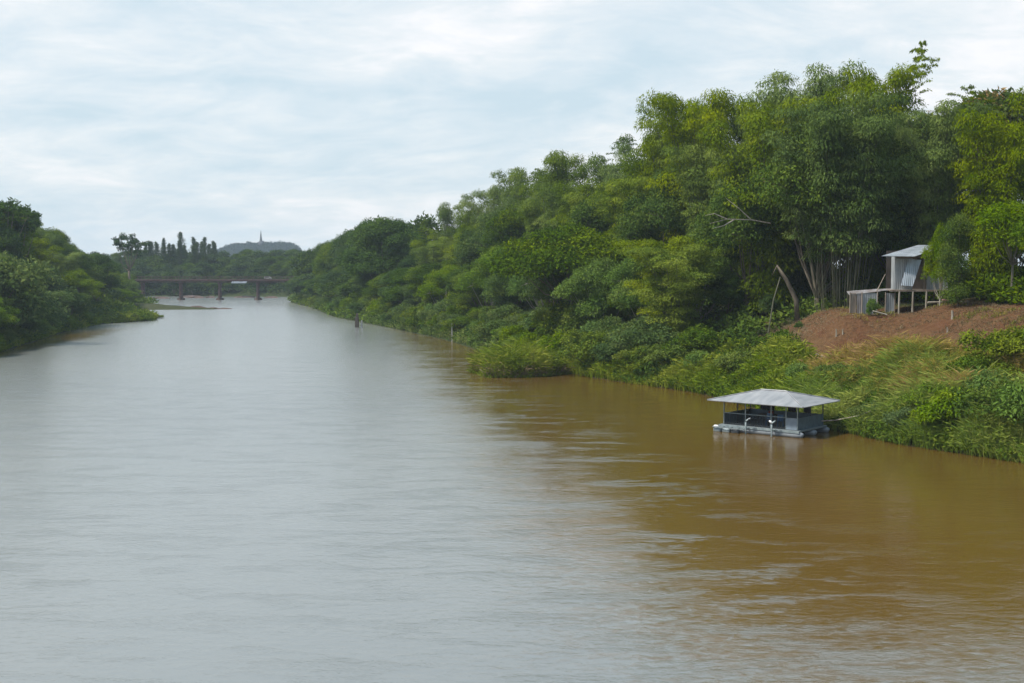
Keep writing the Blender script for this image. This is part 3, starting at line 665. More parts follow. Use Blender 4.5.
# ------------------------------------------------------------------ floating raft house
RZ = math.radians(-40.1)
rt = empty('raft_house', (19.4, 91.3, 0), 'floating grey raft house with wide pale hipped roof moored at bank', 'raft house', rz=RZ)
EZ = 2.3; RIDGE = 3.02
def rr(name, mb, mat, parent=rt, sm=False): return mb.build(name, mat, parent, sm)
mb = MB(); a, b_, rdg = 3.9, 2.95, 1.05
T = .05
for side in range(4):
    cs = [[(-a,-b_,EZ),(a,-b_,EZ),(rdg,0,RIDGE),(-rdg,0,RIDGE)],[(a,-b_,EZ),(a,b_,EZ),(rdg,0,RIDGE)],[(a,b_,EZ),(-a,b_,EZ),(-rdg,0,RIDGE),(rdg,0,RIDGE)],[(-a,b_,EZ),(-a,-b_,EZ),(-rdg,0,RIDGE)]][side]
    mb.slab(cs, T)
roof = rr('roof', mb, M['raft_roof'])
mb = MB()
for p0, p1 in (((-a,-b_),(-rdg,0)),((a,-b_),(rdg,0)),((a,b_),(rdg,0)),((-a,b_),(-rdg,0))): mb.path([(p0[0],p0[1],EZ+.03),(p1[0],p1[1],RIDGE+.03)], .04, 5)
mb.path([(-rdg,0,RIDGE+.035),(rdg,0,RIDGE+.035)], .05, 5)
rr('ridge_cap', mb, M['raft_roof'], roof)
mb = MB(); 
for y_ in (-2,2): mb.box((0,y_,EZ-.1), (6.1,.07,.1))
for x_ in (-3,3): mb.box((x_,0,EZ-.13), (.07,4.,.1))
rr('roof_beam', mb, M['dksteel'], roof)
rr('deck', MB().box((0,0,.43), (6.5,4.5,.12), bev=.02), M['deck'])
rr('deck_edge', MB().box((0,-2.29,.40), (6.56,.06,.16)), M['steel'])
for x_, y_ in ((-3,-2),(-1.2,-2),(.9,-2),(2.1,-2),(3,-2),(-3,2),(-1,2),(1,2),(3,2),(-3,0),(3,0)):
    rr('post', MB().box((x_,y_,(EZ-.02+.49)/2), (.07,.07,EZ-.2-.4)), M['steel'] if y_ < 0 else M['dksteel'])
mb = MB().path([(-3,-2.05,1.36),(2.1,-2.05,1.36)], .028, 6); rr('railing', mb, M['steel'])
mb = MB()
for i in range(26): mb.box((-2.9+i*.195,-2.03,.92), (.025,.02,.84))
mb.box((-.45,-2.02,.6), (5.1,.03,.03)); rr('railing_bars', mb, M['dksteel'])
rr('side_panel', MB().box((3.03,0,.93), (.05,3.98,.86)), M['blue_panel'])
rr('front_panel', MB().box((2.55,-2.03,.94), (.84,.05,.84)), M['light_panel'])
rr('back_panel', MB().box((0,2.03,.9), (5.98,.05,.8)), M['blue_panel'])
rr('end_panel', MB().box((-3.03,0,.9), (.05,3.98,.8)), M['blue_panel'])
for x_, w_ in ((-1.55,1.1),(.55,.7),(1.8,.6)):
    mb = MB(); n_ = 14; vs = []; 
    for i in range(n_+1):
        xx = x_-w_/2+w_*i/n_; yy = 1.9+.06*math.sin(i*1.6)
        vs += [(xx,yy,EZ-.12),(xx+.03*math.sin(i),yy-.02,1.32+.05*math.sin(i*2.1)),(xx,yy+.015,EZ-.12),(xx+.03*math.sin(i),yy-.005,1.32+.05*math.sin(i*2.1))]
    fs = []
    for i in range(n_): q = i*4; fs += [(q,q+1,q+5,q+4),(q+2,q+6,q+7,q+3)]
    mb.add(vs, fs); rr('curtain', mb, M['dark_cloth'])
for y_ in (-2.05,0,2.05):
    mb = MB().path([(-3.5,y_,.17),(-3.25,y_,.17),(3.05,y_,.17),(3.35,y_,.17),(3.5,y_,.26)], [.12,.25,.25,.22,.08], 12); rr('pontoon', mb, M['pontoon'], rt, True)
# the small float stage at the front left
st_ = empty('floating_stage', (0,0,0)); 
fr_ = MB()
for y_ in (-3.0,-2.45): fr_.box((-2.1,y_,.36), (2.6,.06,.06))
for x_ in (-3.35,-2.7,-2.0,-1.4,-.85): fr_.box((x_,-2.72,.36), (.06,.62,.055))
bpy.data.objects.remove(st_)
stage = rr('stage_frame', fr_, M['steel'])
for x_ in (-3.1,-2.35,-1.6):
    rr('float_drum', MB().path([(x_-.3,-2.72,.1),(x_-.26,-2.72,.1),(x_+.26,-2.72,.1),(x_+.3,-2.72,.1)], [.15,.2,.2,.15], 10), M['dksteel'] if x_ > -2 else M['steel'], stage, True)
rr('float_end', MB().path([(-3.3,-2.95,.42),(-3.22,-2.95,.43),(-3.0,-2.95,.43),(-2.9,-2.95,.42)], [.04,.08,.08,.04], 8), M['white'], stage, True)
# chairs, table and drum inside: things of their own
def on_raft(x_, y_, z_=0.): 
    c, s = math.cos(RZ), math.sin(RZ); return (19.4+c*x_-s*y_, 91.3+s*x_+c*y_, z_)
def chair(x_, y_, rz, mat, label):
    e = empty('plastic_chair', on_raft(x_, y_, .49), label, 'chair', 'chairs on the raft house', RZ+rz)
    MB().box((0,0,.42), (.44,.42,.04), bev=.01).build('seat', mat, e)
    MB().box((0,.21,.68), (.42,.035,.46), rx=-.12, bev=.01).build('backrest', mat, e)
    for sx in (-1,1):
        for sy in (-1,1): MB().path([(sx*.22,sy*.2,0),(sx*.19,sy*.17,.41)], .02, 5).build('leg', mat, e)
chair(.15,-.9,.3, M['blue_plastic'], 'blue plastic chair behind the raft railing, nearer the middle')
chair(.95,-.7,-2.6, M['blue_plastic'], 'blue plastic chair beside the light raft panel')
chair(-1.7,-.6,1.2, M['dksteel'], 'dark chair towards the left end of the raft')
e = empty('table', on_raft(-.6,.3,.49), 'dark low table in the middle of the raft house', 'table', rz=RZ)
MB().box((0,0,.7), (1.3,.75,.05), bev=.01).build('table_top', M['dkwood'], e)
for sx in (-1,1):
    for sy in (-1,1): MB().box((sx*.58,sy*.3,.34), (.06,.06,.67)).build('leg', M['dkwood'], e)
tag(MB().box((0,0,.12), (.34,.26,.24), bev=.03).build('cushion', M['red_cloth']), 'small dark red bundle on the raft table', 'cushion')
bpy.data.objects['cushion'].location = on_raft(-.35,.3,1.215)
# bent mooring pipes
for x_, lb, wt in ((-.75,'grey bent pipe post standing before the raft railing, left one',0),(1.35,'bent pipe post with white wrapped top before the raft railing',1)):
    e = empty('mooring_post', on_raft(x_,-2.75), lb, 'post', None, RZ)
    MB().path([(0,0,-1.2),(0,0,.85),(.05,0,1.0),(.3,0,1.16)], [.07,.07,.065,.055], 8).build('pipe', M['steel'], e, True)
    MB().box((0,.25,.42), (.1,.5,.06)).build('bracket', M['steel'], e)
    if wt: MB().path([(-.2,0,1.12),(-.1,0,1.08),(.03,0,.95)], [.05,.09,.06], 7).build('white_wrapping', M['white'], e, True)
    else: MB().path([(.2,0,1.1),(.38,0,1.18)], [.07,.06], 7).build('pipe_cap', M['pontoon'], e, True)
tag(MB().path([on_raft(3.3,1.2,.9),on_raft(4.2,1.6,1.0),on_raft(5.6,2.2,1.35),on_raft(6.6,2.4,1.8)], .05, 6).build('gangway_pole', M['wood']), 'thin wooden pole reaching from raft house to the bank', 'pole')

# ------------------------------------------------------------------ tin shack on stilts
SY = 119.; SX = xat(925, SY, 10)
SXo, SYo = SX, SY
def lx(px, y=-1.2): return xat(px, SY+y, 10)-SX
def lz(py): return zat(py, SY)
sh = empty('shack', (SX, SY, 0), 'tin-roofed shack on wooden stilts above the red slope', 'shack')
A = (lx(881,-1.6),-1.6,lz(256)); B = (lx(914,-2.2),-2.2,lz(256.5)); C = (lx(950,2),2.0,lz(244.5)); D = (lx(917,2.6),2.6,lz(244.5))
mb = MB().slab([A,B,C,D], .05); roof = mb.build('roof', M['zinc'], sh)
mb = MB(); 
for t in (.15,.5,.85):
    p0 = Vector(A).lerp(Vector(D), t)-Vector((0,0,.1)); p1 = Vector(B).lerp(Vector(C), t)-Vector((0,0,.1)); mb.path([p0,p1], .04, 5)
mb.build('purlin', M['wood'], roof)
fz = lz(290)
MB().box((lx(920),.2,fz), (5.8,3.9,.12)).build('floor', M['wood'], sh)
MB().box((lx(911),-1.85,fz-.03), (4.4,.1,.16)).build('floor_beam', M['wood'], sh)
MB().box((lx(904),-1.0,(fz+lz(258))/2), (lx(912.5)-lx(895),.04,lz(258)-fz-.1)).build('wall', M['zinc_wall'], sh)
MB().box((lx(897),-.1,(fz+lz(258))/2+.1), (.04,1.5,lz(256)-fz-.1)).build('wall', M['zinc_wall'], sh)
MB().box((lx(925),1.9,(fz+lz(256))/2+.3), (5.6,.04,lz(250)-fz-.1)).build('wall', M['dkwood'], sh)  # dark timber colour puts the interior shade into the back wall
MB().box((lx(938),-.9,(fz+lz(276))/2), (2.0,.04,lz(275)-fz)).build('wall', M['zinc_wall'], sh)
mb = MB().slab([(lx(908),-1.15,lz(259)),(lx(921),-1.15,lz(260)),(lx(910),-2.0,lz(286)),(lx(898),-2.0,lz(285))], .03); mb.build('shutter', M['zinc'], sh)
for px, y_ in ((897,-1.85),(910.5,-1.85),(924,-1.85),(897,1.9),(924,1.9),(945,-1.0),(945,1.9)):
    g_ = gz(SX+lx(px), SY+y_)-.4
    MB().path([(lx(px),y_,g_),(lx(px)+.03,y_,fz-.06)], [.1,.085], 7).build('stilt', M['pale_bark'] if y_ < -1 else M['bark'], sh)
MB().box((lx(924),-1.15,(fz+lz(254))/2), (.09,.09,lz(254)-fz)).build('post', M['wood'], sh)
MB().box((lx(912),-1.2,lz(257)), (3.4,.07,.09)).build('lintel', M['wood'], sh)
mb = MB()
for q in range(5): mb.path([(lx(927+q*4),-.9-.2*(q%2),fz-.5),(lx(932+q*4),-.9,fz-.45-.1*q)], .05, 5)
mb.build('stacked_poles', M['bark'], sh)
# low lean-to beside it
sd = empty('lean_to', (SX, SY, 0), 'low lean-to of patched tin sheets left of the stilt shack', 'shed')
mb = MB().slab([(lx(850),-.9,lz(294.5)),(lx(882),-.9,lz(291)),(lx(886),1.4,lz(290)+.1),(lx(854),1.4,lz(292.5)+.1)], .04); mb.build('roof', M['zinc_old'], sd)
MB().slab([(lx(881),-.9,lz(290.5)),(lx(896),-.9,lz(289.5)),(lx(898),1.3,lz(288.5)),(lx(883),1.3,lz(289.5))], .04).build('roof', M['zinc_old'], sd)
for x0, x1, mt in ((851,857.5,'wood'),(858,863,'zinc_old'),(863.5,878,'zinc_wall'),(887,895.5,'zinc_wall')):
    g_ = gz(SX+lx((x0+x1)/2), SY-.85)
    MB().box(((lx(x0)+lx(x1))/2,-.85,(g_+lz(293))/2-.1), (lx(x1)-lx(x0),.04,lz(293)-g_+.2)).build('wall_panel', M[mt], sd)
for px in (851,863,878.5,886.5,896):
    g_ = gz(SX+lx(px), SY-.9); MB().path([(lx(px),-.93,g_-.3),(lx(px),-.93,lz(292))], .05, 5).build('post', M['wood'], sd)
tag(MB().path([(SX+lx(877),SY-1.1,lz(291)),(SX+lx(886),SY-.9,lz(274))], [.05,.03], 5).build('stick', M['wood']), 'bare stick leaning on the lean-to roof', 'stick')
# rail / bench along the terrace
rb = empty('pole_rail', (SX, SY-3, 0), 'long horizontal wooden pole rail right of the shack', 'rail')
zz = lz(301)
MB().path([(lx(928,-3),0,zz-.05),(lx(955,-3),.1,zz),(lx(985,-3),0,zz+.02),(lx(1028,-3),-.1,zz+.1)], [.09,.1,.09,.08], 7).build('rail', M['pale_bark'], rb)
for px in (938,970,990,1015):
    MB().path([(lx(px,-3),.0,gz(SX+lx(px,-3), SY-3)-.3),(lx(px,-3)+.05,0,zz)], .07, 6).build('post', M['wood'], rb)
tag(MB().box((SX+lx(946,-3),SY-3.0,zz+.16), (.75,.3,.2), bev=.06).build('cloth', M['pink']), 'faded pink cloth lying on the pole rail', 'cloth')
for px, py, hh, lb in ((952,322,.75,'short wooden stump post on the red slope below the shack'),(836,338,.7,'pale short stake on the red slope, left of shack'),(842.5,338,.45,'smaller white stake next to the pale stake'),(947,335,.5,'thin pale stake at the top of the yellow reeds')):
    Y = 106 if py > 330 else 109
    for _ in range(40):
        x = xat(px, Y, gz(xat(px, Y), Y)); 
        if proj(x, Y, gz(x, Y))[1] < py: break
        Y += .5
    tag(MB().path([(0,0,-.3),(.03,0,hh*.5),(.0,0,hh)], [.11,.1,.09] if hh > .7 else [.06,.06,.05], 6).build('stake', M['pale_bark']), lb, 'stake').location = (x, Y, gz(x, Y))
# planks on the slope
for px, py, Lh, rz, lb in ((823,362,1.8,-.8,'pale plank lying on the grass left end of red slope'),(880,318,1.4,.1,'short flat plank lying below the lean-to')):
    Y = 100
    for _ in range(90):
        x = xat(px, Y, gz(xat(px, Y), Y))
        if proj(x, Y, gz(x, Y))[1] < py: break
        Y += .4
    o = tag(MB().box((0,0,0), (Lh,.22,.06), bev=.01).build('plank', M['pale_bark']), lb, 'plank'); o.location = (x, Y, gz(x, Y)+.35); o.rotation_euler = (.35, .25, rz)

# slender trees beside the shack
RG = np.random.default_rng(31)
P_['column'] = broadleaf('column', 9.8, 2.6, 131, M['broad'], M['bark'], leaf=.2, lobes=22, per=12, nl=75, z0=.05, trunk_r=.12, clr=(1.5,2.3), column=True)
P_['small'] = broadleaf('small', 9, 3.6, 133, M['lime'], M['pale_bark'], leaf=.24, lobes=13, per=12, nl=85, z0=.42, trunk_r=.12, clr=(1.3,1.9), flat=.5)
hero('column', 'tree', 958, 211, 112, 'dense dark green tree with leaves to the ground hiding the shack', 'tree', .72, None, 10)
hero('lime1', 'tree', 940, 226, 115, 'small light green tree touching the shack roof', 'tree', .42, None, 10)
hero('small', 'tree', 1012, 200, 113, 'slim tree with pale thin trunks at the right edge by rail', 'tree', 1., None, 10)
hero('small', 'tree', 1040, 215, 110, 'light green tree on the terrace right of the thin-trunked tree', 'tree', 1., None, 10)
hero('lbush0', 'shrub', 872, 297, 116, 'small green sapling before the lean-to', 'shrub', .5, None, 8)
hero('bush1', 'shrub', 800, 330, 122, 'small shrub at the left end of the red slope', 'shrub', .8, None, 8)
hero('lbush1', 'shrub', 985, 290, 121, 'pale green shrub behind the pole rail', 'shrub', .7, None, 8)

# palm at the right edge
def palm(x, y, ztop, label, seed, wide=1.):
    rs = random.Random(seed); z = gz(x, y); H = ztop-z
    e = empty('palm_tree', (x, y, z-.2), label, 'palm')
    MB().path([(0,0,0),(.1,.1,H*.4),(.25,0,H*.82)], [.2,.16,.13], 8).build('trunk', M['pale_bark'], e, True)
    for i in range(13):
        az = i*2.4; el = rs.uniform(.1, 1.2); Lf = rs.uniform(3.2, 4.2)*wide; pts = []
        for s in np.linspace(0, 1, 9):
            r = Lf*s*math.cos(el)*(1-.1*s); zz_ = Lf*(s*math.sin(el)-.75*s*s*math.cos(el)*.8)
            pts.append(np.array([.25+math.cos(az)*r, math.sin(az)*r, H*.82+zz_]))
        lv = Leaves(); C = []; Dd = []; N = []
        side = np.array([-math.sin(az), math.cos(az), 0])
        for j in range(70):
            s = .12+.88*j/70*.999; q = s*8; k = int(q); p0 = pts[k]+(pts[k+1]-pts[k])*(q-k); t = pts[k+1]-pts[k]; t = t/np.linalg.norm(t)
            C.append(p0); Dd.append(side*(1 if j % 2 else -1)*.8+t*.55+np.array([0,0,-.35])); N.append(np.array([0,0,1.])+t*.2)
        # rachis as a strip of short faces
        for k in range(8): C.append(pts[k]); Dd.append(pts[k+1]-pts[k]); N.append(np.array([0,0,1.]))
        C = np.array(C); Ln = np.concatenate([np.full(70, .75)*np.sin(np.linspace(.5,2.8,70)), [Lf/8*1.2]*8])
        lv.add(C, np.array(Dd), np.array(N), Ln, np.concatenate([[.07]*70,[.06]*8]), RG.uniform(.3,.7,78))
        link('frond', lv.mesh('frond', M['bamboo']), e)
palm(xat(1000,124), 124, zat(168,124), 'palm with long arching fronds under the blossoming tree', 3)
palm(xat(1026,121), 121, zat(186,121), 'second palm at the right edge, lower fronds', 4)

# leaning dead trunk, pole and bare branches
Y0 = 128
tag(MB().path([(xat(768,Y0),Y0,gz(xat(768,Y0),Y0)-.3),(xat(774,Y0),Y0+.3,zat(300,Y0)),(xat(781,Y0),Y0+.5,zat(277,Y0))], [.09,.08,.06], 6).build('leaning_pole', M['culm']), 'long bare pole leaning against the bamboo above the slope', 'pole')
tag(MB().path([(xat(799,Y0),Y0+.5,gz(xat(799,Y0),Y0)-.5),(xat(796,Y0),Y0,zat(300,Y0)),(xat(786,Y0),Y0,zat(280,Y0)),(xat(776,Y0),Y0,zat(266,Y0)),(xat(772,Y0),Y0,zat(275,Y0))], [.3,.26,.22,.17,.04], 7).build('dead_trunk', M['bark'], None, True), 'bent brown dead trunk right of the leaning pole', 'dead trunk')
e = empty('bare_branches', (xat(740,126), 126, zat(221,126)), 'bare pale branches sticking out of the bamboo high on the slope', 'branches')
for pts in (((4,1,-.2),(1.2,-.5,.1),(-2,-1,.15),(-4.2,-1.2,-.3)),((1.2,-.5,.1),(-.4,-.8,1.2),(-2.2,-.9,2.3)),((-2,-1,.15),(-3.6,-1.2,.7),(-4.8,-1.3,.5)),((-1,-.7,.1),(-2.4,-1,-.5),(-3.8,-1.1,-.8))):
    q = [(p[0]*.8, p[1], p[2]) for p in pts]
    MB().path(q, [.07-.05*i/(len(q)-1) for i in range(len(q))], 5).build('branch', M['pale_bark'], e)

# ------------------------------------------------------------------ objects in the water
e = empty('mooring_post', (xat(357,252,0), 252, 0), 'dark twin timber post rising from the river near right bank', 'post')
MB().box((0,0,.35), (.75,.7,3.5), bev=.05).build('pile', M['dkwood'], e); MB().box((.95,.1,.1), (.35,.4,2.6), bev=.04).build('pile', M['concrete'], e)
MB().box((.05,0,2.45), (.45,.45,.7), bev=.04).build('pile_head', M['dkwood'], e)
e = empty('gauge_post', (xat(452,203,0), 203, 0), 'thin pale concrete gauge post in the water below the bank', 'post')
MB().box((0,0,.9), (.22,.2,4.2), bev=.02).build('post', M['concrete'], e); MB().box((.35,0,2.85), (.8,.12,.35), bev=.02).build('crosspiece', M['rust'], e)
tag(MB().box((xat(461,204,0),204.5,.4), (.5,.4,2.6), bev=.04).build('stake', M['rust']), 'short reddish stake beside the pale gauge post', 'stake')
st = empty('tree_stump', (xat(578,148,0), 148, 0), 'brown broken stump at the water right of the reed islet', 'stump')
mb = MB().lathe([(.75,-.8),(.65,.2),(.55,1.0),(.6,1.7),(.35,1.9),(.1,1.75)], n=10)
mb.build('trunk', M['bark'], st, True)
for i in range(5): MB().path([(.3*math.cos(i),.3*math.sin(i),.6),(1.1*math.cos(i*1.3),.9*math.sin(i*1.3),-.3)], [.14,.05], 5).build('root', M['bark'], st)
e = tag(MB().box((0,0,.12), (1.15,.6,.3), bev=.1).build('debris', M['white']), 'small white drifting foam block at the waterline right of the stump', 'debris'); e.location = (xat(603,143,0), 143, 0); e.rotation_euler = (0,.06,.3)

# ------------------------------------------------------------------ bridge
BY = 470.
br = empty('bridge', (0, BY, 0), 'long rust-red steel beam bridge on slim piers crossing the river', 'bridge')
x0, x1 = xat(95,BY), xat(330,BY); dz = zat(280,BY); s_ = BY/F
MB().box(((x0+x1)/2,0,dz), (x1-x0,4.2,.45)).build('deck', M['rust'], br)
mb = MB()
for y_ in (-1.7,1.7):
    mb.box(((x0+x1)/2,y_,dz-.42), (x1-x0,.25,.35))
    k = x0+1
    while k < x1: mb.box((k,y_,dz-.7), (.12,.16,.3)); k += 3.2
    mb.box(((x0+x1)/2,y_,dz-.9), (x1-x0,.2,.14))
mb.build('girder', M['rust'], br)
mb = MB()
for y_ in (-2.0,2.0):
    for zz_ in (.75,1.3): mb.box(((x0+x1)/2,y_,dz+zz_), (x1-x0,.09,.12))
    k = x0
    while k < x1: mb.box((k,y_,dz+.75), (.14,.12,1.3)); k += 2.6
mb.build('railing', M['rust'], br)
for px in (143,181,220,258,295):
    X = xat(px,BY,3); pr = MB()
    for sy in (-1.1,1.1): pr.box((X,sy,dz/2-1.4), (.7,.7,dz+1.4), bev=.05)
    pr.box((X,0,dz-1.2), (1.1,3.4,.45), bev=.05); pr.box((X,0,dz*.45), (.5,1.8,.5))
    o = pr.build('pier', M['rust'], br)
    MB().lathe([(1.7,-2),(1.5,.5),(1.1,.8)], (X,0,0), 12).build('footing', M['rock'], o)
# vehicle on the bridge
v = empty('parked_van', (xat(268,BY), BY-.2, dz+.23), 'tiny white van crossing the far bridge', 'van')
v.scale = (.6,.6,.6)
prof = [(-2.2,.35),(-2.2,1.7),(-1.9,1.95),(1.0,1.95),(1.55,1.3),(2.2,1.1),(2.25,.35)]
mb = MB(); n_ = len(prof); mb.add([(x,-.85,z) for x, z in prof]+[(x,.85,z) for x, z in prof], [tuple(range(n_)), tuple(range(2*n_-1,n_-1,-1))]+[(i,n_+i,n_+(i+1)%n_,(i+1)%n_) for i in range(n_)]); mb.build('body', M['concrete'], v)
MB().box((-.4,-.86,1.5), (2.4,.03,.5)).build('window', M['dksteel'], v)
for x_ in (-1.4,1.4):
    for y_ in (-.75,.75): MB().path([(x_,y_-.1,.33),(x_,y_+.1,.33)], .33, 12).build('wheel', M['dksteel'], v)
tag(MB().slab([(xat(231,505),505,zat(283,505)),(xat(246,505),505,zat(283,505)),(xat(246,505),509,zat(280,505)),(xat(231,505),509,zat(280,505))], .1).build('tin_roof', M['zinc']), 'pale tin roof sheet glimpsed under the bridge deck', 'roof')

# rocks and shoals near the bridge
RK = random.Random(4)
def rock(x, y, sx, sy, sz, label, group):
    mb = MB(); vs = []; n_ = 10
    for j, (r, z) in enumerate(((1,-.5),(1,.05),(.8,.55),(.4,.9),(.05,1))):
        for k in range(n_): w = 6.283*k/n_; q = r*RK.uniform(.8, 1.2); vs.append((math.cos(w)*q*sx, math.sin(w)*q*sy, z*sz*RK.uniform(.85, 1.15)))
    fs = [(j*n_+k, j*n_+(k+1)%n_, (j+1)*n_+(k+1)%n_, (j+1)*n_+k) for j in range(4) for k in range(n_)]+[tuple(4*n_+k for k in range(n_))]
    o = MB().add(vs, fs).build('rock', M['rock']); o.location = (x, y, 0); tag(o, label, 'rock', group)
for px, Y, sx, sz in ((196,500,7,1.6),(210,503,4,1.3),(190,510,9,1.4),(245,507,8,1.2),(160,492,8,1.2),(272,500,5,1.3)):
    rock(xat(px,Y,0), Y, sx*.55, 1.8, sz*.6, 'brown shoal rock in the white water under the bridge', 'shoal rocks under the bridge')
for px, Y, sx, sz in ((158,364,3,.6),(170,365,4,.8),(183,364,3,.6),(197,366,3.4,.9),(212,365,2.6,.5),(224,366,2.4,.35)):
    rock(xat(px,Y,0), Y, sx, 1.1, sz, 'dark low rock of the thin bar reaching into the river', 'rocks on the thin river bar')

# ------------------------------------------------------------------ hill with temple
HY = 2000.; hx = xat(262, HY, 30); 
nxh, nyh = 90, 24; vs = []; fs = []
def hill_z(u, v):   # u in px along, v depth
    top = np.interp(u, [203,212,224,234,248,262,275,288,296,301,308], [0,12,36,45,47,48,50,49,42,22,0])
    return top*.76*max(0., 1-abs(v)**2.2)
for j in range(nyh):
    for i in range(nxh):
        u = 200+120*i/(nxh-1); v = -1+2*j/(nyh-1); vs.append((xat(u,HY,30), HY+v*120, 6+hill_z(u, v)))
for j in range(nyh-1):
    for i in range(nxh-1): q = j*nxh+i; fs.append((q,q+1,q+nxh+1,q+nxh))
o = MB().add(vs, fs).build('hill', M['hill'], None, True); tag(o, 'distant blue-green wooded hill with a stupa on top', 'hill', kind='structure')
RG = np.random.default_rng(12); lv = Leaves()
for q in range(900):
    u = RG.uniform(203, 314); v = RG.uniform(-1, .25); z = 6+hill_z(u, v); 
    if z < 8: continue
    clump(lv, (xat(u,HY,30), HY+v*120, z+RG.uniform(1,5)), RG.uniform(4,9), 90, 2.6, RG.uniform(.2,.8), .1, .8, -.2, .6)
tag(link('hill_forest', lv.mesh('hill_forest', M['hillleaf'])), 'forest cloaking the distant temple hill', 'forest', kind='stuff')
px_m = HY/F
tp = empty('stupa', (xat(266,HY,50), HY-40, 43), 'distant bell-shaped temple stupa with thin spire on the hill', 'temple', scale=(.9,.9,.78))
MB().lathe([(9,-3),(9,3),(7.5,3),(7.5,6),(6,6),(6,8)], n=16).build('base', M['stupa'], tp)
MB().lathe([(5.4,8),(5.2,10),(4.2,13),(2.8,15.5),(1.8,16.5)], n=16).build('bell', M['stupa'], tp, True)
MB().lathe([(2.3,16.5),(1.9,20),(1.4,25),(.9,30),(.3,36)], n=10).build('spire', M['stupa'], tp, True)
for dx in (-14,-24): 
    e = empty('shrine', (xat(266,HY,50)+dx, HY-50, 35), 'low hall roof left of the distant stupa' if dx < -20 else 'small roofed hall close to the stupa', 'temple')
    MB().box((0,0,2), (7,6,6)).build('wall', M['stupa'], e); MB().add([(-4.5,-4,5),(4.5,-4,5),(4.5,4,5),(-4.5,4,5),(-3.5,0,9),(3.5,0,9)], [(0,1,5,4),(2,3,4,5),(1,2,5),(3,0,4),(3,2,1,0)]).build('roof', M['stupa'], e)

# ------------------------------------------------------------------ haze
m, nt, out = newmat('haze_air'); pv = nd(nt, 'ShaderNodeVolumePrincipled')
pv.inputs['Color'].default_value = (.72,.84,.97,1); pv.inputs['Density'].default_value = .00015; pv.inputs['Anisotropy'].default_value = .1
nt.links.new(pv.outputs[0], out.inputs['Volume'])
hz = MB().box((0,0,57), (6200,6400,124)).build('haze', m); tag(hz, 'thin pale haze over the whole valley', 'haze', kind='stuff')

# ------------------------------------------------------------------ sky and sun
SUN_EL, SUN_AZ = math.radians(55), math.radians(256)      # azimuth clockwise from +Y: behind and left
w = bpy.data.worlds.new('World'); sc.world = w; w.use_nodes = True; nt = w.node_tree; nt.nodes.clear(); L = nt.links
out = nd(nt, 'ShaderNodeOutputWorld'); bg = nd(nt, 'ShaderNodeBackground'); bg.inputs['Strength'].default_value = .1
st = nd(nt, 'ShaderNodeTexSky', sky_type='NISHITA', sun_disc=False, sun_elevation=SUN_EL, sun_rotation=SUN_AZ, air_density=1.2, dust_density=2.)
tc = nd(nt, 'ShaderNodeTexCoord'); sp = nd(nt, 'ShaderNodeSeparateXYZ'); L.new(tc.outputs['Generated'], sp.inputs[0])
zc = math_n(nt, 'ADD', math_n(nt, 'MAXIMUM', sp.outputs['Z'], 0.), .26)
cb = nd(nt, 'ShaderNodeCombineXYZ'); L.new(math_n(nt, 'DIVIDE', sp.outputs['X'], zc), cb.inputs[0]); L.new(math_n(nt, 'DIVIDE', sp.outputs['Y'], zc), cb.inputs[1])
def cn(scale, detail, rough, dist, off):
    mp = nd(nt, 'ShaderNodeMapping'); mp.inputs['Location'].default_value = (off, off*1.7, 0); mp.inputs['Scale'].default_value = (.75,1,1); L.new(cb.outputs[0], mp.inputs[0])
    n = nd(nt, 'ShaderNodeTexNoise'); n.inputs['Scale'].default_value = scale; n.inputs['Detail'].default_value = detail; n.inputs['Roughness'].default_value = rough; n.inputs['Distortion'].default_value = dist
    L.new(mp.outputs[0], n.inputs['Vector']); return n.outputs['Fac']
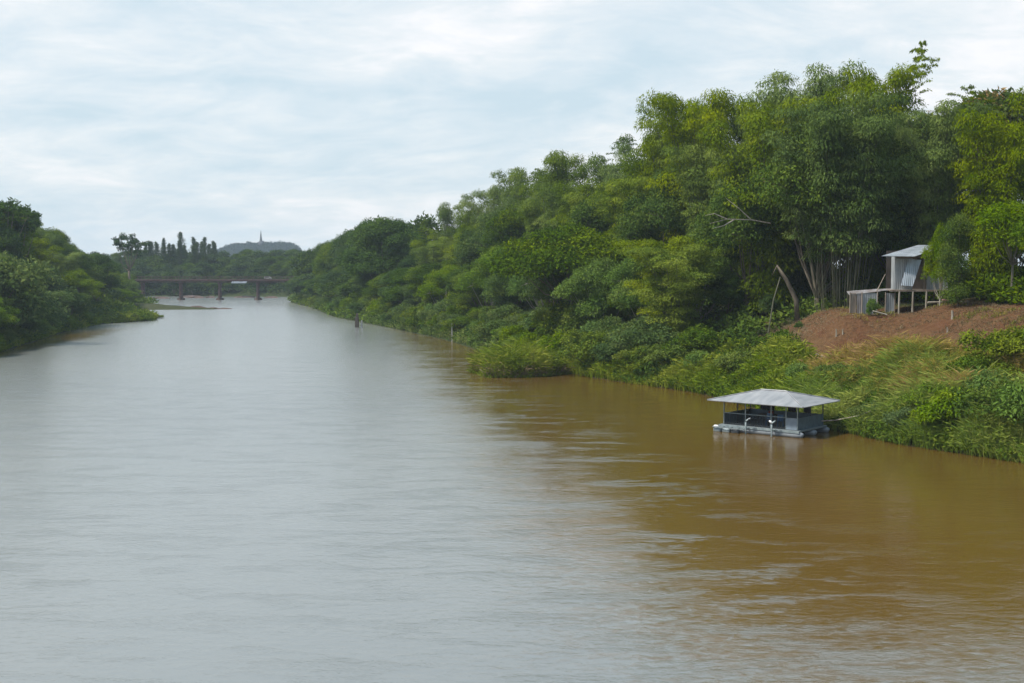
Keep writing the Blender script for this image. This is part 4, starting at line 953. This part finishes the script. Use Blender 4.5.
c1 = cn(1.7, 8, .62, .3, 3.1); c2 = cn(5.5, 7, .62, .5, 9.4)
f = math_n(nt, 'MULTIPLY_ADD', c2, .38, math_n(nt, 'MULTIPLY', c1, .62))
cl = ramp(nt, [(.39,(5.8,7.1,7.9)),(.475,(6.9,7.8,8.4)),(.545,(8.0,8.5,8.8)),(.62,(9.6,9.5,9.6))], f)
mx = nd(nt, 'ShaderNodeMix', data_type='RGBA'); mx.inputs[0].default_value = .88; L.new(st.outputs[0], mx.inputs[6]); L.new(cl.outputs[0], mx.inputs[7])
# the cloud sheet thins out overhead: blue between the clouds above about 15 degrees
hi = nd(nt, 'ShaderNodeMapRange', interpolation_type='SMOOTHSTEP'); hi.inputs[1].default_value = .2; hi.inputs[2].default_value = .5; L.new(sp.outputs['Z'], hi.inputs[0])
thin = nd(nt, 'ShaderNodeMix', data_type='RGBA'); L.new(math_n(nt, 'MULTIPLY', hi.outputs[0], .8), thin.inputs[0]); L.new(cl.outputs[0], thin.inputs[6]); thin.inputs[7].default_value = (3.8,5.7,7.9,1)
L.new(thin.outputs[2], mx.inputs[7])
L.new(mx.outputs[2], bg.inputs[0]); L.new(bg.outputs[0], out.inputs[0])
s = bpy.data.lights.new('sun', 'SUN'); s.energy = 4.8; s.angle = math.radians(6); s.color = (1,.95,.86)
so = bpy.data.objects.new('sun', s); COL.objects.link(so)
sd_ = Vector((math.sin(SUN_AZ)*math.cos(SUN_EL), math.cos(SUN_AZ)*math.cos(SUN_EL), math.sin(SUN_EL)))
so.rotation_euler = sd_.to_track_quat('Z', 'Y').to_euler(); so.location = (0,0,150)

sc.view_settings.view_transform = 'Standard'; sc.view_settings.look = 'None'; sc.view_settings.gamma = 1; sc.view_settings.exposure = .2
sc.render.engine = 'CYCLES'; cy = sc.cycles
cy.max_bounces = 6; cy.diffuse_bounces = 3; cy.glossy_bounces = 2; cy.transmission_bounces = 3; cy.volume_bounces = 1; cy.transparent_max_bounces = 4
cy.use_denoising = True; cy.use_adaptive_sampling = True; cy.adaptive_threshold = .02
